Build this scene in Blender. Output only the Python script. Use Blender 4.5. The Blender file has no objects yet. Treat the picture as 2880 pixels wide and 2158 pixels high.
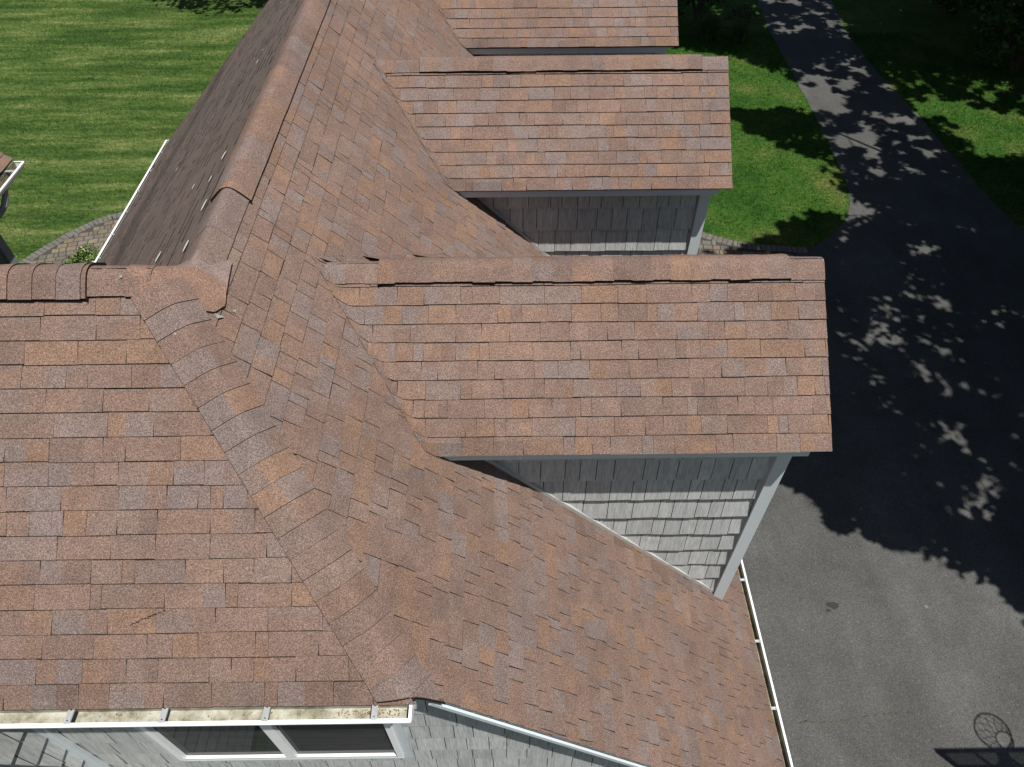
import bpy, math, random
import numpy as np
from mathutils import Vector, Matrix
SC = bpy.context.scene
COL = SC.collection
rnd = random.Random(11)
nrg = np.random.default_rng(5)

# ------------------------------------------------------------------ camera
Z0 = 7.5                      # height of the main ridge over the ground
PITCH, YAW, ROLL = 0.7266, 0.0077, 0.0058
CAMP = (1.9723, -3.3718, 2.8868 + Z0)
f = Vector((math.sin(YAW)*math.sin(PITCH), math.cos(YAW)*math.sin(PITCH), -math.cos(PITCH)))
r = Vector((math.cos(YAW), -math.sin(YAW), 0)); d = f.cross(r)
c_, s_ = math.cos(ROLL), math.sin(ROLL)
r2, d2 = c_*r + s_*d, -s_*r + c_*d
cam = bpy.data.cameras.new('camera'); camo = bpy.data.objects.new('camera', cam); COL.objects.link(camo)
m = Matrix((( r2.x, -d2.x, -f.x, CAMP[0]), (r2.y, -d2.y, -f.y, CAMP[1]), (r2.z, -d2.z, -f.z, CAMP[2]), (0,0,0,1)))
camo.matrix_world = m
cam.sensor_fit = 'HORIZONTAL'; cam.sensor_width = 36; cam.lens = 36*2028.1/2880
cam.clip_start = .05; cam.clip_end = 600
SC.camera = camo
# ------------------------------------------------------------------ light
SUN = Vector((-.262, .268, -1.0))
world = bpy.data.worlds.new('World'); SC.world = world; world.use_nodes = True
wn = world.node_tree; bg = wn.nodes['Background']
sky = wn.nodes.new('ShaderNodeTexSky'); sky.sky_type = 'NISHITA'; sky.sun_disc = False
sky.sun_elevation = math.radians(69.5); sky.sun_rotation = math.radians(134.1)
wn.links.new(sky.outputs[0], bg.inputs[0]); bg.inputs[1].default_value = .05
sl = bpy.data.lights.new('sun', 'SUN'); sl.energy = 5.0; sl.angle = math.radians(.53); sl.color = (1, .965, .91)
so = bpy.data.objects.new('sun', sl); COL.objects.link(so); so.location = (20, -20, 40)
so.rotation_euler = SUN.to_track_quat('-Z', 'Y').to_euler()
SC.view_settings.view_transform = 'Standard'; SC.view_settings.look = 'None'
SC.view_settings.exposure = .40; SC.view_settings.gamma = 1
SC.render.resolution_x = 1024; SC.render.resolution_y = 767

# ------------------------------------------------------------------ helpers
class MB:
    """collects polygons; each has a material slot and a colour"""
    def __init__(s): s.v=[]; s.f=[]; s.m=[]; s.c=[]
    def poly(s, pts, mat=0, col=(1,1,1)):
        i=len(s.v); s.v.extend([tuple(p) for p in pts]); s.f.append(tuple(range(i,i+len(pts)))); s.m.append(mat); s.c.append(col)
    def box(s, a, b, mat=0, col=(1,1,1)):
        x0,y0,z0=a; x1,y1,z1=b
        P=[(x0,y0,z0),(x1,y0,z0),(x1,y1,z0),(x0,y1,z0),(x0,y0,z1),(x1,y0,z1),(x1,y1,z1),(x0,y1,z1)]
        for q in ((0,3,2,1),(4,5,6,7),(0,1,5,4),(1,2,6,5),(2,3,7,6),(3,0,4,7)): s.poly([P[k] for k in q],mat,col)
    def prism(s, pts, off, mat=0, col=(1,1,1)):
        """closed polygon pts swept by vector off"""
        P=[Vector(p) for p in pts]; o=Vector(off); n=len(P)
        nn=Vector((0,0,0))
        for k in range(n): nn+=P[k].cross(P[(k+1)%n])
        if nn.dot(o)>0: P=P[::-1]
        Q=[p+o for p in P]
        s.poly(P,mat,col); s.poly(Q[::-1],mat,col)
        for k in range(n): s.poly([P[k],Q[k],Q[(k+1)%n],P[(k+1)%n]],mat,col)
    def obox(s, o, ax, ay, az, mat=0, col=(1,1,1)):
        """box from corner o with edge vectors"""
        o=Vector(o); ax=Vector(ax); ay=Vector(ay); az=Vector(az)
        s.prism([o,o+ax,o+ax+ay,o+ay],az,mat,col)
    def tube(s, pts, rad, n=8, mat=0, col=(1,1,1)):
        pts=[Vector(p) for p in pts]; rings=[]
        for i,p in enumerate(pts):
            t=(pts[min(i+1,len(pts)-1)]-pts[max(i-1,0)]).normalized()
            a=t.cross(Vector((0,0,1)) if abs(t.z)<.9 else Vector((1,0,0))).normalized(); b=t.cross(a)
            rr=rad[i] if isinstance(rad,(list,tuple)) else rad
            rings.append([p+a*math.cos(2*math.pi*k/n)*rr+b*math.sin(2*math.pi*k/n)*rr for k in range(n)])
        for i in range(len(rings)-1):
            for k in range(n):
                s.poly([rings[i][k],rings[i+1][k],rings[i+1][(k+1)%n],rings[i][(k+1)%n]],mat,col)
        s.poly(rings[0],mat,col); s.poly(rings[-1][::-1],mat,col)
    def build(s, name, mats, parent=None, loc=(0,0,0), merge=False, smooth=False):
        me=bpy.data.meshes.new(name); me.from_pydata(s.v,[],s.f)
        for mt in (mats if isinstance(mats,(list,tuple)) else [mats]): me.materials.append(mt)
        me.polygons.foreach_set('material_index', s.m)
        at=me.color_attributes.new('Col','FLOAT_COLOR','CORNER')
        arr=[]
        for fc,c in zip(s.f,s.c): arr.extend(((c[0],c[1],c[2],1.0))*len(fc))
        at.data.foreach_set('color',arr)
        if smooth: me.polygons.foreach_set('use_smooth',[m_==0 for m_ in s.m])
        me.update()
        if merge:
            import bmesh
            bm=bmesh.new(); bm.from_mesh(me); bmesh.ops.remove_doubles(bm,verts=bm.verts,dist=1e-5)
            for e in bm.edges:
                if len(e.link_faces)!=2 or e.link_faces[0].material_index!=e.link_faces[1].material_index: e.smooth=False
            bm.to_mesh(me); bm.free()
        o=bpy.data.objects.new(name,me); COL.objects.link(o); o.location=loc
        if parent: o.parent=parent
        return o
def thing(name,label,cat,loc=(0,0,0),group=None):
    o=bpy.data.objects.new(name,None); COL.objects.link(o); o.location=loc; o.empty_display_size=.3
    return tag(o,label,cat,group)
def tag(o,label=None,cat=None,group=None,kind=None):
    if label: o['label']=label
    if cat: o['category']=cat
    if group: o['group']=group
    if kind: o['kind']=kind
    return o
def clip(poly, cp):
    """Sutherland-Hodgman, cp convex counter-clockwise, 2D tuples"""
    out=list(poly); n=len(cp)
    for i in range(n):
        a,b=cp[i],cp[(i+1)%n]; ex,ey=b[0]-a[0],b[1]-a[1]; inp=out; out=[]
        if not inp: return []
        dist=[ex*(p[1]-a[1])-ey*(p[0]-a[0]) for p in inp]
        for k in range(len(inp)):
            p,q=inp[k],inp[(k+1)%len(inp)]; dp,dq=dist[k],dist[(k+1)%len(inp)]
            if dp>=0: out.append(p)
            if (dp>=0)!=(dq>=0):
                t=dp/(dp-dq); out.append((p[0]+(q[0]-p[0])*t,p[1]+(q[1]-p[1])*t))
    return out
def inpoly(x,y,P):
    c=False; n=len(P)
    for i in range(n):
        x1,y1=P[i]; x2,y2=P[(i+1)%n]
        if (y1>y)!=(y2>y) and x<(x2-x1)*(y-y1)/(y2-y1)+x1: c=not c
    return c
def wob(x,seed=0.0):
    return math.sin(x*2.1+seed)+.6*math.sin(x*5.3+seed*2.3)+.35*math.sin(x*11.7+seed*4.1)

# ------------------------------------------------------------------ materials
def newmat(name):
    mt=bpy.data.materials.new(name); mt.use_nodes=True; nt=mt.node_tree
    return mt,nt,nt.nodes['Principled BSDF']
def N(nt,t,**k):
    n=nt.nodes.new(t)
    for a,b in k.items(): setattr(n,a,b)
    return n
def noise(nt,scale,detail=3,rough=.6,vec=None):
    n=N(nt,'ShaderNodeTexNoise'); n.inputs['Scale'].default_value=scale; n.inputs['Detail'].default_value=detail; n.inputs['Roughness'].default_value=rough
    if vec: nt.links.new(vec,n.inputs['Vector'])
    return n.outputs['Fac']
def ramp(nt,fac,stops):
    n=N(nt,'ShaderNodeValToRGB'); e=n.color_ramp.elements
    while len(e)<len(stops): e.new(.5)
    for k,(p,c) in enumerate(stops):
        e[k].position=p; e[k].color=(c if isinstance(c,(tuple,list)) else (c,c,c))+((1,) if not isinstance(c,(tuple,list)) or len(c)==3 else ())
    nt.links.new(fac,n.inputs[0]); return n.outputs[0]
def mix(nt,a,b,fac,mode='MIX'):
    n=N(nt,'ShaderNodeMix',data_type='RGBA',blend_type=mode)
    for s,v in ((n.inputs[0],fac),(n.inputs[6],a),(n.inputs[7],b)):
        if isinstance(v,(int,float)): s.default_value=v
        elif isinstance(v,tuple): s.default_value=v+(1,)
        else: nt.links.new(v,s)
    return n.outputs[2]
def coords(nt,scale=None,rot=None):
    tc=N(nt,'ShaderNodeTexCoord'); o=tc.outputs['Object']
    if scale or rot:
        mp=N(nt,'ShaderNodeMapping')
        if scale: mp.inputs['Scale'].default_value=scale
        if rot: mp.inputs['Rotation'].default_value=rot
        nt.links.new(o,mp.inputs[0]); o=mp.outputs[0]
    return o
def bump(nt,b,h,strength,dist=.01):
    n=N(nt,'ShaderNodeBump'); n.inputs['Strength'].default_value=strength; n.inputs['Distance'].default_value=dist
    nt.links.new(h,n.inputs['Height']); nt.links.new(n.outputs[0],b.inputs['Normal'])
def attr(nt,name='Col'):
    a=N(nt,'ShaderNodeAttribute',attribute_name=name); return a.outputs['Color']

def shingle_mat():
    mt,nt,b=newmat('shingle_granules'); co=coords(nt)
    gr=noise(nt,210,2,.75,co); g2=noise(nt,95,2,.7,co); g3=noise(nt,1.3,4,.6,co); g4=noise(nt,9,3,.6,co)
    base=mix(nt,attr(nt),ramp(nt,gr,[(.33,.40),(.5,.98),(.66,1.75)]),1,'MULTIPLY')
    base=mix(nt,base,ramp(nt,g2,[(.35,.72),(.65,1.28)]),1,'MULTIPLY')
    base=mix(nt,base,ramp(nt,g3,[(.3,.84),(.7,1.10)]),1,'MULTIPLY')
    base=mix(nt,base,ramp(nt,g4,[(.3,.90),(.7,1.08)]),1,'MULTIPLY')
    sp=ramp(nt,noise(nt,150,1,.5,coords(nt,(1,1,1),(.3,.2,.9))),[(.70,0.0),(.76,1.0)])
    base=mix(nt,base,(.34,.31,.29),mix(nt,(0,0,0),(.5,.5,.5),sp))
    dk=ramp(nt,noise(nt,28,2,.5,co),[(.74,0.0),(.80,.75)])
    base=mix(nt,base,(.05,.035,.03),dk)
    nt.links.new(base,b.inputs['Base Color']); b.inputs['Roughness'].default_value=.92; b.inputs['Specular IOR Level'].default_value=.25
    bump(nt,b,gr,.55,.004); return mt
def plain(name,col,rough=.6,nscale=6,amt=.12,spec=.4,metal=0,bmp=0):
    mt,nt,b=newmat(name); co=coords(nt)
    n1=noise(nt,nscale,4,.6,co)
    base=mix(nt,col,ramp(nt,n1,[(.25,1-amt),(.75,1+amt*.5)]),1,'MULTIPLY')
    nt.links.new(base,b.inputs['Base Color']); b.inputs['Roughness'].default_value=rough
    b.inputs['Specular IOR Level'].default_value=spec; b.inputs['Metallic'].default_value=metal
    if bmp: bump(nt,b,noise(nt,nscale*6,3,.6,co),bmp,.01)
    return mt
def siding_mat():
    mt,nt,b=newmat('shake_siding')
    g=noise(nt,1,3,.65,coords(nt,(75,75,2.2))); g2=noise(nt,1,3,.6,coords(nt,(22,22,1.2)))
    base=mix(nt,attr(nt),ramp(nt,g,[(.32,.74),(.5,.98),(.68,1.10)]),1,'MULTIPLY')
    base=mix(nt,base,ramp(nt,g2,[(.3,.84),(.65,1.06)]),1,'MULTIPLY')
    nt.links.new(base,b.inputs['Base Color']); b.inputs['Roughness'].default_value=.7; b.inputs['Specular IOR Level'].default_value=.3
    bump(nt,b,g,.55,.008); return mt
def gutter_dirt():
    mt,nt,b=newmat('gutter_dirt'); co=coords(nt)
    c=ramp(nt,noise(nt,9,5,.7,co),[(.30,(.08,.07,.045)),(.45,(.25,.235,.175)),(.62,(.40,.395,.33))])
    c=mix(nt,c,(.16,.09,.04),ramp(nt,noise(nt,26,4,.7,co),[(.68,0.0),(.76,.6)]))
    nt.links.new(c,b.inputs['Base Color']); b.inputs['Roughness'].default_value=.9
    bump(nt,b,noise(nt,40,4,.7,co),.6,.01); return mt
def gutter_moss():
    mt,nt,b=newmat('gutter_moss'); co=coords(nt)
    c=ramp(nt,noise(nt,7,5,.7,co),[(.30,(.04,.035,.02)),(.48,(.16,.15,.09)),(.66,(.33,.32,.22))])
    c=mix(nt,c,(.17,.07,.03),ramp(nt,noise(nt,20,4,.7,co),[(.56,0.0),(.63,.85)]))
    nt.links.new(c,b.inputs['Base Color']); b.inputs['Roughness'].default_value=.9
    bump(nt,b,noise(nt,40,4,.7,co),.6,.01); return mt
def asphalt():
    mt,nt,b=newmat('asphalt'); co=coords(nt)
    g=noise(nt,70,3,.75,co)
    c=ramp(nt,g,[(.30,(.030,.031,.0315)),(.5,(.062,.062,.060)),(.72,(.118,.116,.108))])
    c=mix(nt,c,ramp(nt,noise(nt,.7,4,.55,co),[(.3,.80),(.7,1.16)]),1,'MULTIPLY')
    c=mix(nt,c,ramp(nt,noise(nt,3.2,4,.6,co),[(.3,.90),(.7,1.08)]),1,'MULTIPLY')
    c=mix(nt,c,ramp(nt,noise(nt,1,3,.6,coords(nt,(1.1,.18,1),(0,0,.35))),[(.35,.86),(.65,1.10)]),1,'MULTIPLY')
    v=N(nt,'ShaderNodeTexVoronoi',feature='F1'); v.inputs['Scale'].default_value=26; nt.links.new(co,v.inputs['Vector'])
    sp=ramp(nt,v.outputs['Distance'],[(.09,1.0),(.17,0.0)])
    pick=ramp(nt,noise(nt,13,2,.5,co),[(.5,0.0),(.62,.8)])
    c=mix(nt,c,(.24,.23,.20),mix(nt,(0,0,0),sp,pick))
    nt.links.new(c,b.inputs['Base Color']); b.inputs['Roughness'].default_value=.85; b.inputs['Specular IOR Level'].default_value=.3
    bump(nt,b,g,.5,.006); return mt
def grass_col(nt,kind):
    co=coords(nt)
    # mowing streaks run roughly east-west on the left lawn
    st=noise(nt,1,6,.74,coords(nt,(.28,1.65,.3),(0,0,.09)))
    pt=noise(nt,.55,4,.6,co); fn=noise(nt,1,4,.7,coords(nt,(5,14,5)))
    f2=noise(nt,9,4,.7,co)
    c=ramp(nt,pt,[(.34,(.024,.072,.010)),(.48,(.040,.102,.015)),(.58,(.068,.118,.023)),(.70,(.125,.140,.040))])
    c2=ramp(nt,st,[(.38,(.030,.064,.014)),(.47,(.054,.098,.021)),(.55,(.100,.145,.040)),(.66,(.185,.205,.078))])
    se=N(nt,'ShaderNodeSeparateXYZ'); nt.links.new(co,se.inputs[0])
    mm=N(nt,'ShaderNodeMath',operation='MULTIPLY_ADD'); nt.links.new(se.outputs[0],mm.inputs[0]); mm.inputs[1].default_value=-.35; mm.inputs[2].default_value=.2; mm.use_clamp=True
    m3=N(nt,'ShaderNodeMath',operation='MULTIPLY'); nt.links.new(mm.outputs[0],m3.inputs[0]); m3.inputs[1].default_value=.85
    c=mix(nt,c,c2,m3.outputs[0])
    c=mix(nt,c,ramp(nt,fn,[(.3,.62),(.5,.98),(.7,1.4)]),1,'MULTIPLY')
    c=mix(nt,c,ramp(nt,f2,[(.3,.72),(.7,1.25)]),1,'MULTIPLY')
    return c
def grass_mat():
    mt,nt,b=newmat('grass_ground'); c=grass_col(nt,0)
    nt.links.new(c,b.inputs['Base Color']); b.inputs['Roughness'].default_value=.95; b.inputs['Specular IOR Level'].default_value=.1
    bump(nt,b,noise(nt,30,4,.8,coords(nt)),1.0,.05); return mt
def blade_mat():
    mt,nt,b=newmat('grass_blades'); c=grass_col(nt,0)
    c=mix(nt,c,attr(nt),1,'MULTIPLY')
    nt.links.new(c,b.inputs['Base Color']); b.inputs['Roughness'].default_value=.7; b.inputs['Specular IOR Level'].default_value=.2
    return mt
def leaf_mat(name,trans=.25):
    mt,nt,b=newmat(name); c=attr(nt)
    nt.links.new(c,b.inputs['Base Color']); b.inputs['Roughness'].default_value=.55; b.inputs['Specular IOR Level'].default_value=.3
    if trans:
        tr=N(nt,'ShaderNodeBsdfTranslucent'); nt.links.new(c,tr.inputs[0]); mx=N(nt,'ShaderNodeMixShader'); mx.inputs[0].default_value=trans
        nt.links.new(b.outputs[0],mx.inputs[1]); nt.links.new(tr.outputs[0],mx.inputs[2]); nt.links.new(mx.outputs[0],nt.nodes['Material Output'].inputs[0])
    return mt
def paver_mat():
    mt,nt,b=newmat('paver'); co=coords(nt)
    c=mix(nt,attr(nt),ramp(nt,noise(nt,14,4,.65,co),[(.3,.72),(.7,1.22)]),1,'MULTIPLY')
    nt.links.new(c,b.inputs['Base Color']); b.inputs['Roughness'].default_value=.85
    bump(nt,b,noise(nt,40,3,.7,co),.5,.01); return mt
M_SH=shingle_mat()
M_EDGE=plain('shingle_cut_edge',(.022,.017,.015),.95,40,.4,.1)
M_TRIM=plain('trim_paint',(.50,.545,.565),.5,3,.05)
M_WHITE=plain('white_aluminium',(.82,.83,.83),.35,5,.06)
M_HANG=plain('hanger_aluminium',(.42,.44,.44),.35,12,.12,.5,.3)
M_FLASH=plain('flashing',(.42,.41,.38),.5,10,.2)
M_SID=siding_mat()
M_UNDER=plain('siding_gap',(.03,.03,.03),.9)
M_SOFF=plain('soffit',(.55,.57,.58),.7)
M_GD=gutter_dirt(); M_GM=gutter_moss()
M_GLASS,nt_,b_=newmat('window_glass')
_c=mix(nt_,(.030,.032,.035),(.05,.05,.052),ramp(nt_,noise(nt_,1,3,.5,coords(nt_,(1.5,1.5,14))),[(.35,0.0),(.65,1.0)]))
nt_.links.new(_c,b_.inputs['Base Color']); b_.inputs['Roughness'].default_value=.05; b_.inputs['Specular IOR Level'].default_value=.05; b_.inputs['IOR'].default_value=1.3
M_ASPH=asphalt(); M_GRASS=grass_mat(); M_BLADE=blade_mat(); M_LEAF=leaf_mat('leaf',.10); M_PAVE=paver_mat()
M_BARK=plain('bark',(.10,.075,.055),.9,8,.4,.2,0,.8)
M_SAND=plain('joint_sand',(.05,.045,.035),.95,30,.4)
M_DGREY=plain('dark_grey_paint',(.22,.235,.255),.5)
M_BLACK=plain('black_plastic',(.012,.012,.012),.6)

# ------------------------------------------------------------------ roof geometry (fitted)
HW=.1526; ME=1.0493; MS=.8267; YS=-1.9732; XE=4.6093; ZD=-.6018; MD=.7574
YD=(7.8927,4.4199,.9601); WE=1.1658; XEND=4.385; XF=4.2157; WC=.9074; XW=-4.88; MW=.9789; YR=-1.912
EXPO=.1429
def zE(x): return -ME*x
def zW(x): return MW*x
def zS(y): return HW+MS*y
class Plane:
    def __init__(s,o,u,v):
        s.o=Vector(o); s.u=Vector(u).normalized(); s.v=Vector(v).normalized(); s.n=s.u.cross(s.v)
        if s.n.z<0: s.n=-s.n
    def P(s,u,v,h=0): return s.o+s.u*u+s.v*v+s.n*h
def W3(x,y,z): return Vector((x,y,z+Z0))
TONES=[((.158,.104,.083),.50),((.174,.108,.076),.19),((.150,.115,.104),.22),((.138,.092,.076),.09)]
def tone():
    k=rnd.random(); a=0
    for c,w in TONES:
        a+=w
        if k<a: break
    o=rnd.choice(TONES)[0]; t=rnd.random()*.55; j=rnd.uniform(.94,1.05)
    return tuple((c[i]*(1-t)+o[i]*t)*j for i in range(3))
def lay(mb,pl,cp,v_eave,v_top,u0,u1,skip=None,zf=None,vgap=.0058,low=None,tm=None,widths=(.08,.13,.17,.2,.22,.26,.29,.3,.33),hmin=.0055,hmax=.0105,seed=0,hfac=None,umax_step=None,gap=.0022,dirt_shade=None):
    """courses of laminated shingles; cp convex ccw clip polygon in (u,v); v grows down the slope"""
    k=0; v=v_eave
    while v>v_top-EXPO:
        u=u0-rnd.random()*.3; vlo,vup=v,v-EXPO
        hl0=rnd.uniform(hmin,hmax)
        while u<u1:
            w=rnd.choice(widths)*rnd.uniform(.9,1.1)
            ua,ub=u+gap*.5,u+w-gap*.5
            uc=(ua+ub)/2
            if not(skip and skip(uc,(vlo+vup)/2)):
                wv=.0028*wob(uc*1.3,seed+k*1.7)+rnd.uniform(-.0018,.0018)
                lo=vlo+wv; up=vup+.0028*wob(uc*1.3,seed+(k+1)*1.7)+(vgap if vgap<.01 else (0 if rnd.random()<.45 else vgap*rnd.uniform(.6,1.2)))
                hl=hl0+rnd.uniform(-.0018,.0018)
                if rnd.random()<.015: hl+=.006
                sk=rnd.uniform(-.007,.007)    # side cut leans a little (dragon tooth)
                c1,c2,c3=tone(),tone(),tone()
                if tm: c1,c2,c3=tm(c1),tm(c2),tm(c3)
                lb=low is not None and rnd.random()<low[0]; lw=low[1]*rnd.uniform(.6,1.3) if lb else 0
                us=[ua,ub]; cols=[c1]
                if w>.16 and rnd.random()<.7: us=[ua,ua+(ub-ua)*rnd.uniform(.35,.65),ub]; cols=[c1,c2]
                if umax_step:
                    nu=[us[0]]; nc=[]
                    for i,cc in enumerate(cols):
                        q=max(1,int(math.ceil((us[i+1]-us[i])/umax_step)))
                        for j in range(q): nu.append(us[i]+(us[i+1]-us[i])*(j+1)/q); nc.append(cc)
                    us,cols=nu,nc
                strip=rnd.random()<.45; vs=up+EXPO*rnd.uniform(.16,.3)
                for i in range(len(cols)):
                    a,b=us[i],us[i+1]
                    bands=[(up,vs,tuple(.55*p+.45*q for p,q in zip(cols[i],c3))),(vs,lo-lw,cols[i])] if strip else [(up,lo-lw,cols[i])]
                    if lb: bands.append((lo-lw,lo,(.022,.018,.017)))  # dark band painted in place of the shade line along the butt
                    for (va,vb,cc) in bands:
                        sa=sk if i==0 else 0; sb=sk if i==len(cols)-1 else 0
                        ta=(va-up)/EXPO; tb=(vb-up)/EXPO
                        q=[(a+sa*(ta-.5),va),(b+sb*(ta-.5),va),(b+sb*(tb-.5),vb),(a+sa*(tb-.5),vb)]
                        q=clip(q,cp)
                        if len(q)<3: continue
                        if dirt_shade:
                            mu=sum(p[0] for p in q)/len(q); mv=sum(p[1] for p in q)/len(q); dd=dirt_shade(mu,mv); cc=tuple(x*dd for x in cc)
                        def H(p): return (.0005+(hl-.0005)*(p[1]-up)/(lo-up))*(hfac(p[0],p[1]) if hfac else 1)
                        def T(p,h):
                            w_=pl.P(p[0],p[1],h)
                            return zf(w_,h) if zf else w_
                        top=[T(p,H(p)) for p in q]
                        nrm=(top[1]-top[0]).cross(top[2]-top[0])
                        if nrm.dot(pl.n)<0: q=q[::-1]; top=top[::-1]
                        mb.poly(top,0,cc)
                        n=len(q)
                        for j in range(n):
                            p1,p2=q[j],q[(j+1)%n]
                            if strip and abs(p1[1]-vs)<1e-6 and abs(p2[1]-vs)<1e-6: continue
                            if lb and abs(p1[1]-lo+lw)<1e-6 and abs(p2[1]-lo+lw)<1e-6: continue
                            inner=False
                            for uu in us[1:-1]:
                                if abs(p1[0]-uu)<1e-6 and abs(p2[0]-uu)<1e-6: inner=True
                            if inner: continue
                            if abs(p1[1]-up)<1e-6 and abs(p2[1]-up)<1e-6: continue
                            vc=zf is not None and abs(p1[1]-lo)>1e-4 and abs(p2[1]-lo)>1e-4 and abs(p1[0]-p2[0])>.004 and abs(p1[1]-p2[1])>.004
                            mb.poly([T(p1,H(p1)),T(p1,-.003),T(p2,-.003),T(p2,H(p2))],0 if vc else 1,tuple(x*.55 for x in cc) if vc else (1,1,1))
            u+=w
        v-=EXPO; k+=1
def ccw(P):
    a=sum(P[i][0]*P[(i+1)%len(P)][1]-P[(i+1)%len(P)][0]*P[i][1] for i in range(len(P)))
    return P if a>0 else P[::-1]
def deck(mb,pts,off=-.003,th=.03,mat=1):
    mb.prism([Vector(p)+Vector((0,0,off)) for p in pts],(0,0,-th),mat)

# --- planes: local (u,v)
PE=Plane(W3(0,0,0),(0,1,0),(1,0,-ME)); LE=math.hypot(1,ME)
PW=Plane(W3(0,0,0),(0,1,0),(-1,0,-MW)); LW=math.hypot(1,MW)
PS=Plane(W3(0,0,HW),(1,0,0),(0,-1,-MS)); LS=math.hypot(1,MS)
XJ=-HW/ME; ZSE=zS(YS); XH=-ZSE/ME          # hip foot
house=thing('house','shingled house with three gabled dormers, grey shake walls and white gutters','house')

# ---- main east slope
def in_dormer(y,v):
    x=v/LE
    for yd in YD:
        ze=zE(x)
        half=(ZD-ze)/MD            # roof half width at that level
        if x>(-ZD)/ME+.25 and abs(y-yd)<min(half,WC)-.22 and x<XF-.15: return True
    return False
hipx=lambda y: XJ+(XH-XJ)*(y/YS)
eA=ccw([(10.55,0),(HW/MS,0),(-(0-XJ)/(XH-XJ)*abs(YS),0),(YR,hipx(YR)*LE),(YR,XE*LE),(10.30,XE*LE)])
mb=MB(); 
def toneE(u,v):
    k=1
    for yd in YD:          # darker along the foot of each dormer cheek
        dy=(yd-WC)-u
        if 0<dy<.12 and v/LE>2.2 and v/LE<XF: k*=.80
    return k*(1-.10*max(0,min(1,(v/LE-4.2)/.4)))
lay(mb,PE,eA,XE*LE,0,-2.1,10.6,skip=in_dormer,seed=1,dirt_shade=toneE,vgap=.0055,gap=.0050,hmin=.007,hmax=.011,widths=(.08,.13,.17,.2,.22,.26,.29,.3,.33,.34))
eB=ccw([(0,XJ*LE),(HW/MS,0),(-(0-XJ)/(XH-XJ)*abs(YS),0)])
k_top=XE*LE-math.floor(XE*LE/EXPO)*EXPO
lay(mb,PE,eB,k_top,XJ*LE,-.5,.5,seed=9)
deck(mb,[W3(0,10.5,0),W3(XE-.03,10.28,zE(XE-.03)),W3(XE-.03,YR+.03,zE(XE-.03)),W3(hipx(YR)+.0,YR+.03,zE(hipx(YR))),W3(XJ,0,HW),W3(0,.18,0)])
slope_e=mb.build('roof_slope',[M_SH,M_EDGE],house)
# ---- south slope of the wing
mb=MB()
sA=ccw([(-7.4,0),(XJ,0),(XH,-YS*LS),(-7.4,-YS*LS)])
def dirtS(u,v): return 1-.22*max(0,(v/(-YS*LS)-.93)/.07)*(.6+.4*math.sin(u*7)) if v>0 else 1
lay(mb,PS,sA,-YS*LS,0,-7.4,1.7,seed=4,dirt_shade=dirtS,widths=(.07,.14,.17,.24,.28,.3,.31,.32,.34))
for k in range(60):      # crumbled split in one shingle near the eave, and small scuffs
    t_=rnd.random(); x=-.245+.205*t_; y=-1.604+.062*t_+rnd.gauss(0,.0025); a=rnd.uniform(.001,.0035)*(1 if t_>.5 else .8)
    mb.poly([PS.P(x+a*1.6*math.cos(q),-y*LS+a*math.sin(q),.0125) for q in (0,1.2,2.4,3.6,4.8)],1)
for k in range(46):
    x=rnd.uniform(-2.2,1.0); y=rnd.uniform(-1.93,-.3); a=rnd.uniform(.0015,.004)
    if y>-1.2*(x+.2): mb.poly([PS.P(x+a*rnd.uniform(.6,1.6)*math.cos(q),-y*LS+a*math.sin(q),.0125) for q in (0,1.2,2.4,3.6,4.8)],1)
deck(mb,[W3(-7.4,0,HW),W3(XJ,0,HW),W3(XH,YS+.02,zS(YS+.02)),W3(-7.4,YS+.02,zS(YS+.02))])
mb.build('roof_slope',[M_SH,M_EDGE],house)
# ---- west slope
mb=MB()
yv=lambda x:(HW-MW*x)/MS        # valley with the wing's north slope
wA=ccw([(10.55,0),(yv(0),0),(yv(XW),-XW*LW),(10.26,-XW*LW)])
def shade_stainW(u,v):  # overall darkening is shade painted into the shingles; the wavy band is a stain
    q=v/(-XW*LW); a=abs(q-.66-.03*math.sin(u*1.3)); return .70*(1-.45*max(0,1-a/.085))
lay(mb,PW,wA,-XW*LW,0,0,10.6,seed=7,dirt_shade=shade_stainW,gap=.001,vgap=.001,hmin=.004,hmax=.0045,low=(.42,.030),tm=lambda c:tuple(.15*c[i]+.85*(.160,.121,.104)[i] for i in range(3)))
FL=[(2.19, 0.42), (4.86, 2.23), (1.94, 0.49), (2.49, 0.93), (1.32, 0.32), (0.79, 0.3), (4.9, 0.85), (5.41, 1.05), (7.47, 1.39), (7.49, 1.18), (7.25, 2.25), (7.39, 3.6), (5.49, 3.15), (1.47, 0.94), (5.21, 0.85), (5.42, 2.01)]
for k,(u,x) in enumerate(FL):            # pale flakes of adhesive
    v=x*LW; big=(.075,.022) if k in (0,4,5,13) else ((.05,.014) if k in (1,2,3,6) else (.022,.010)); a,b=big
    p=[PW.P(u+a*math.cos(t)*rnd.uniform(.8,1),v+b*1.6*math.sin(t)*rnd.uniform(.6,1),.014) for t in (0,.8,1.6,2.4,3.14,3.9,4.7,5.5)]
    p=p if (p[1]-p[0]).cross(p[2]-p[0]).z>0 else p[::-1]
    mb.poly(p,2)
deck(mb,[W3(0,10.5,0),W3(XW+.03,10.24,zW(XW+.03)),W3(XW+.03,yv(XW),zW(XW+.03)),W3(0,yv(0),0)])
M_FLAKE=plain('adhesive_flake',(.68,.68,.56),.7)
mb.build('roof_slope',[M_SH,M_EDGE,M_FLAKE],house)
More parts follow.
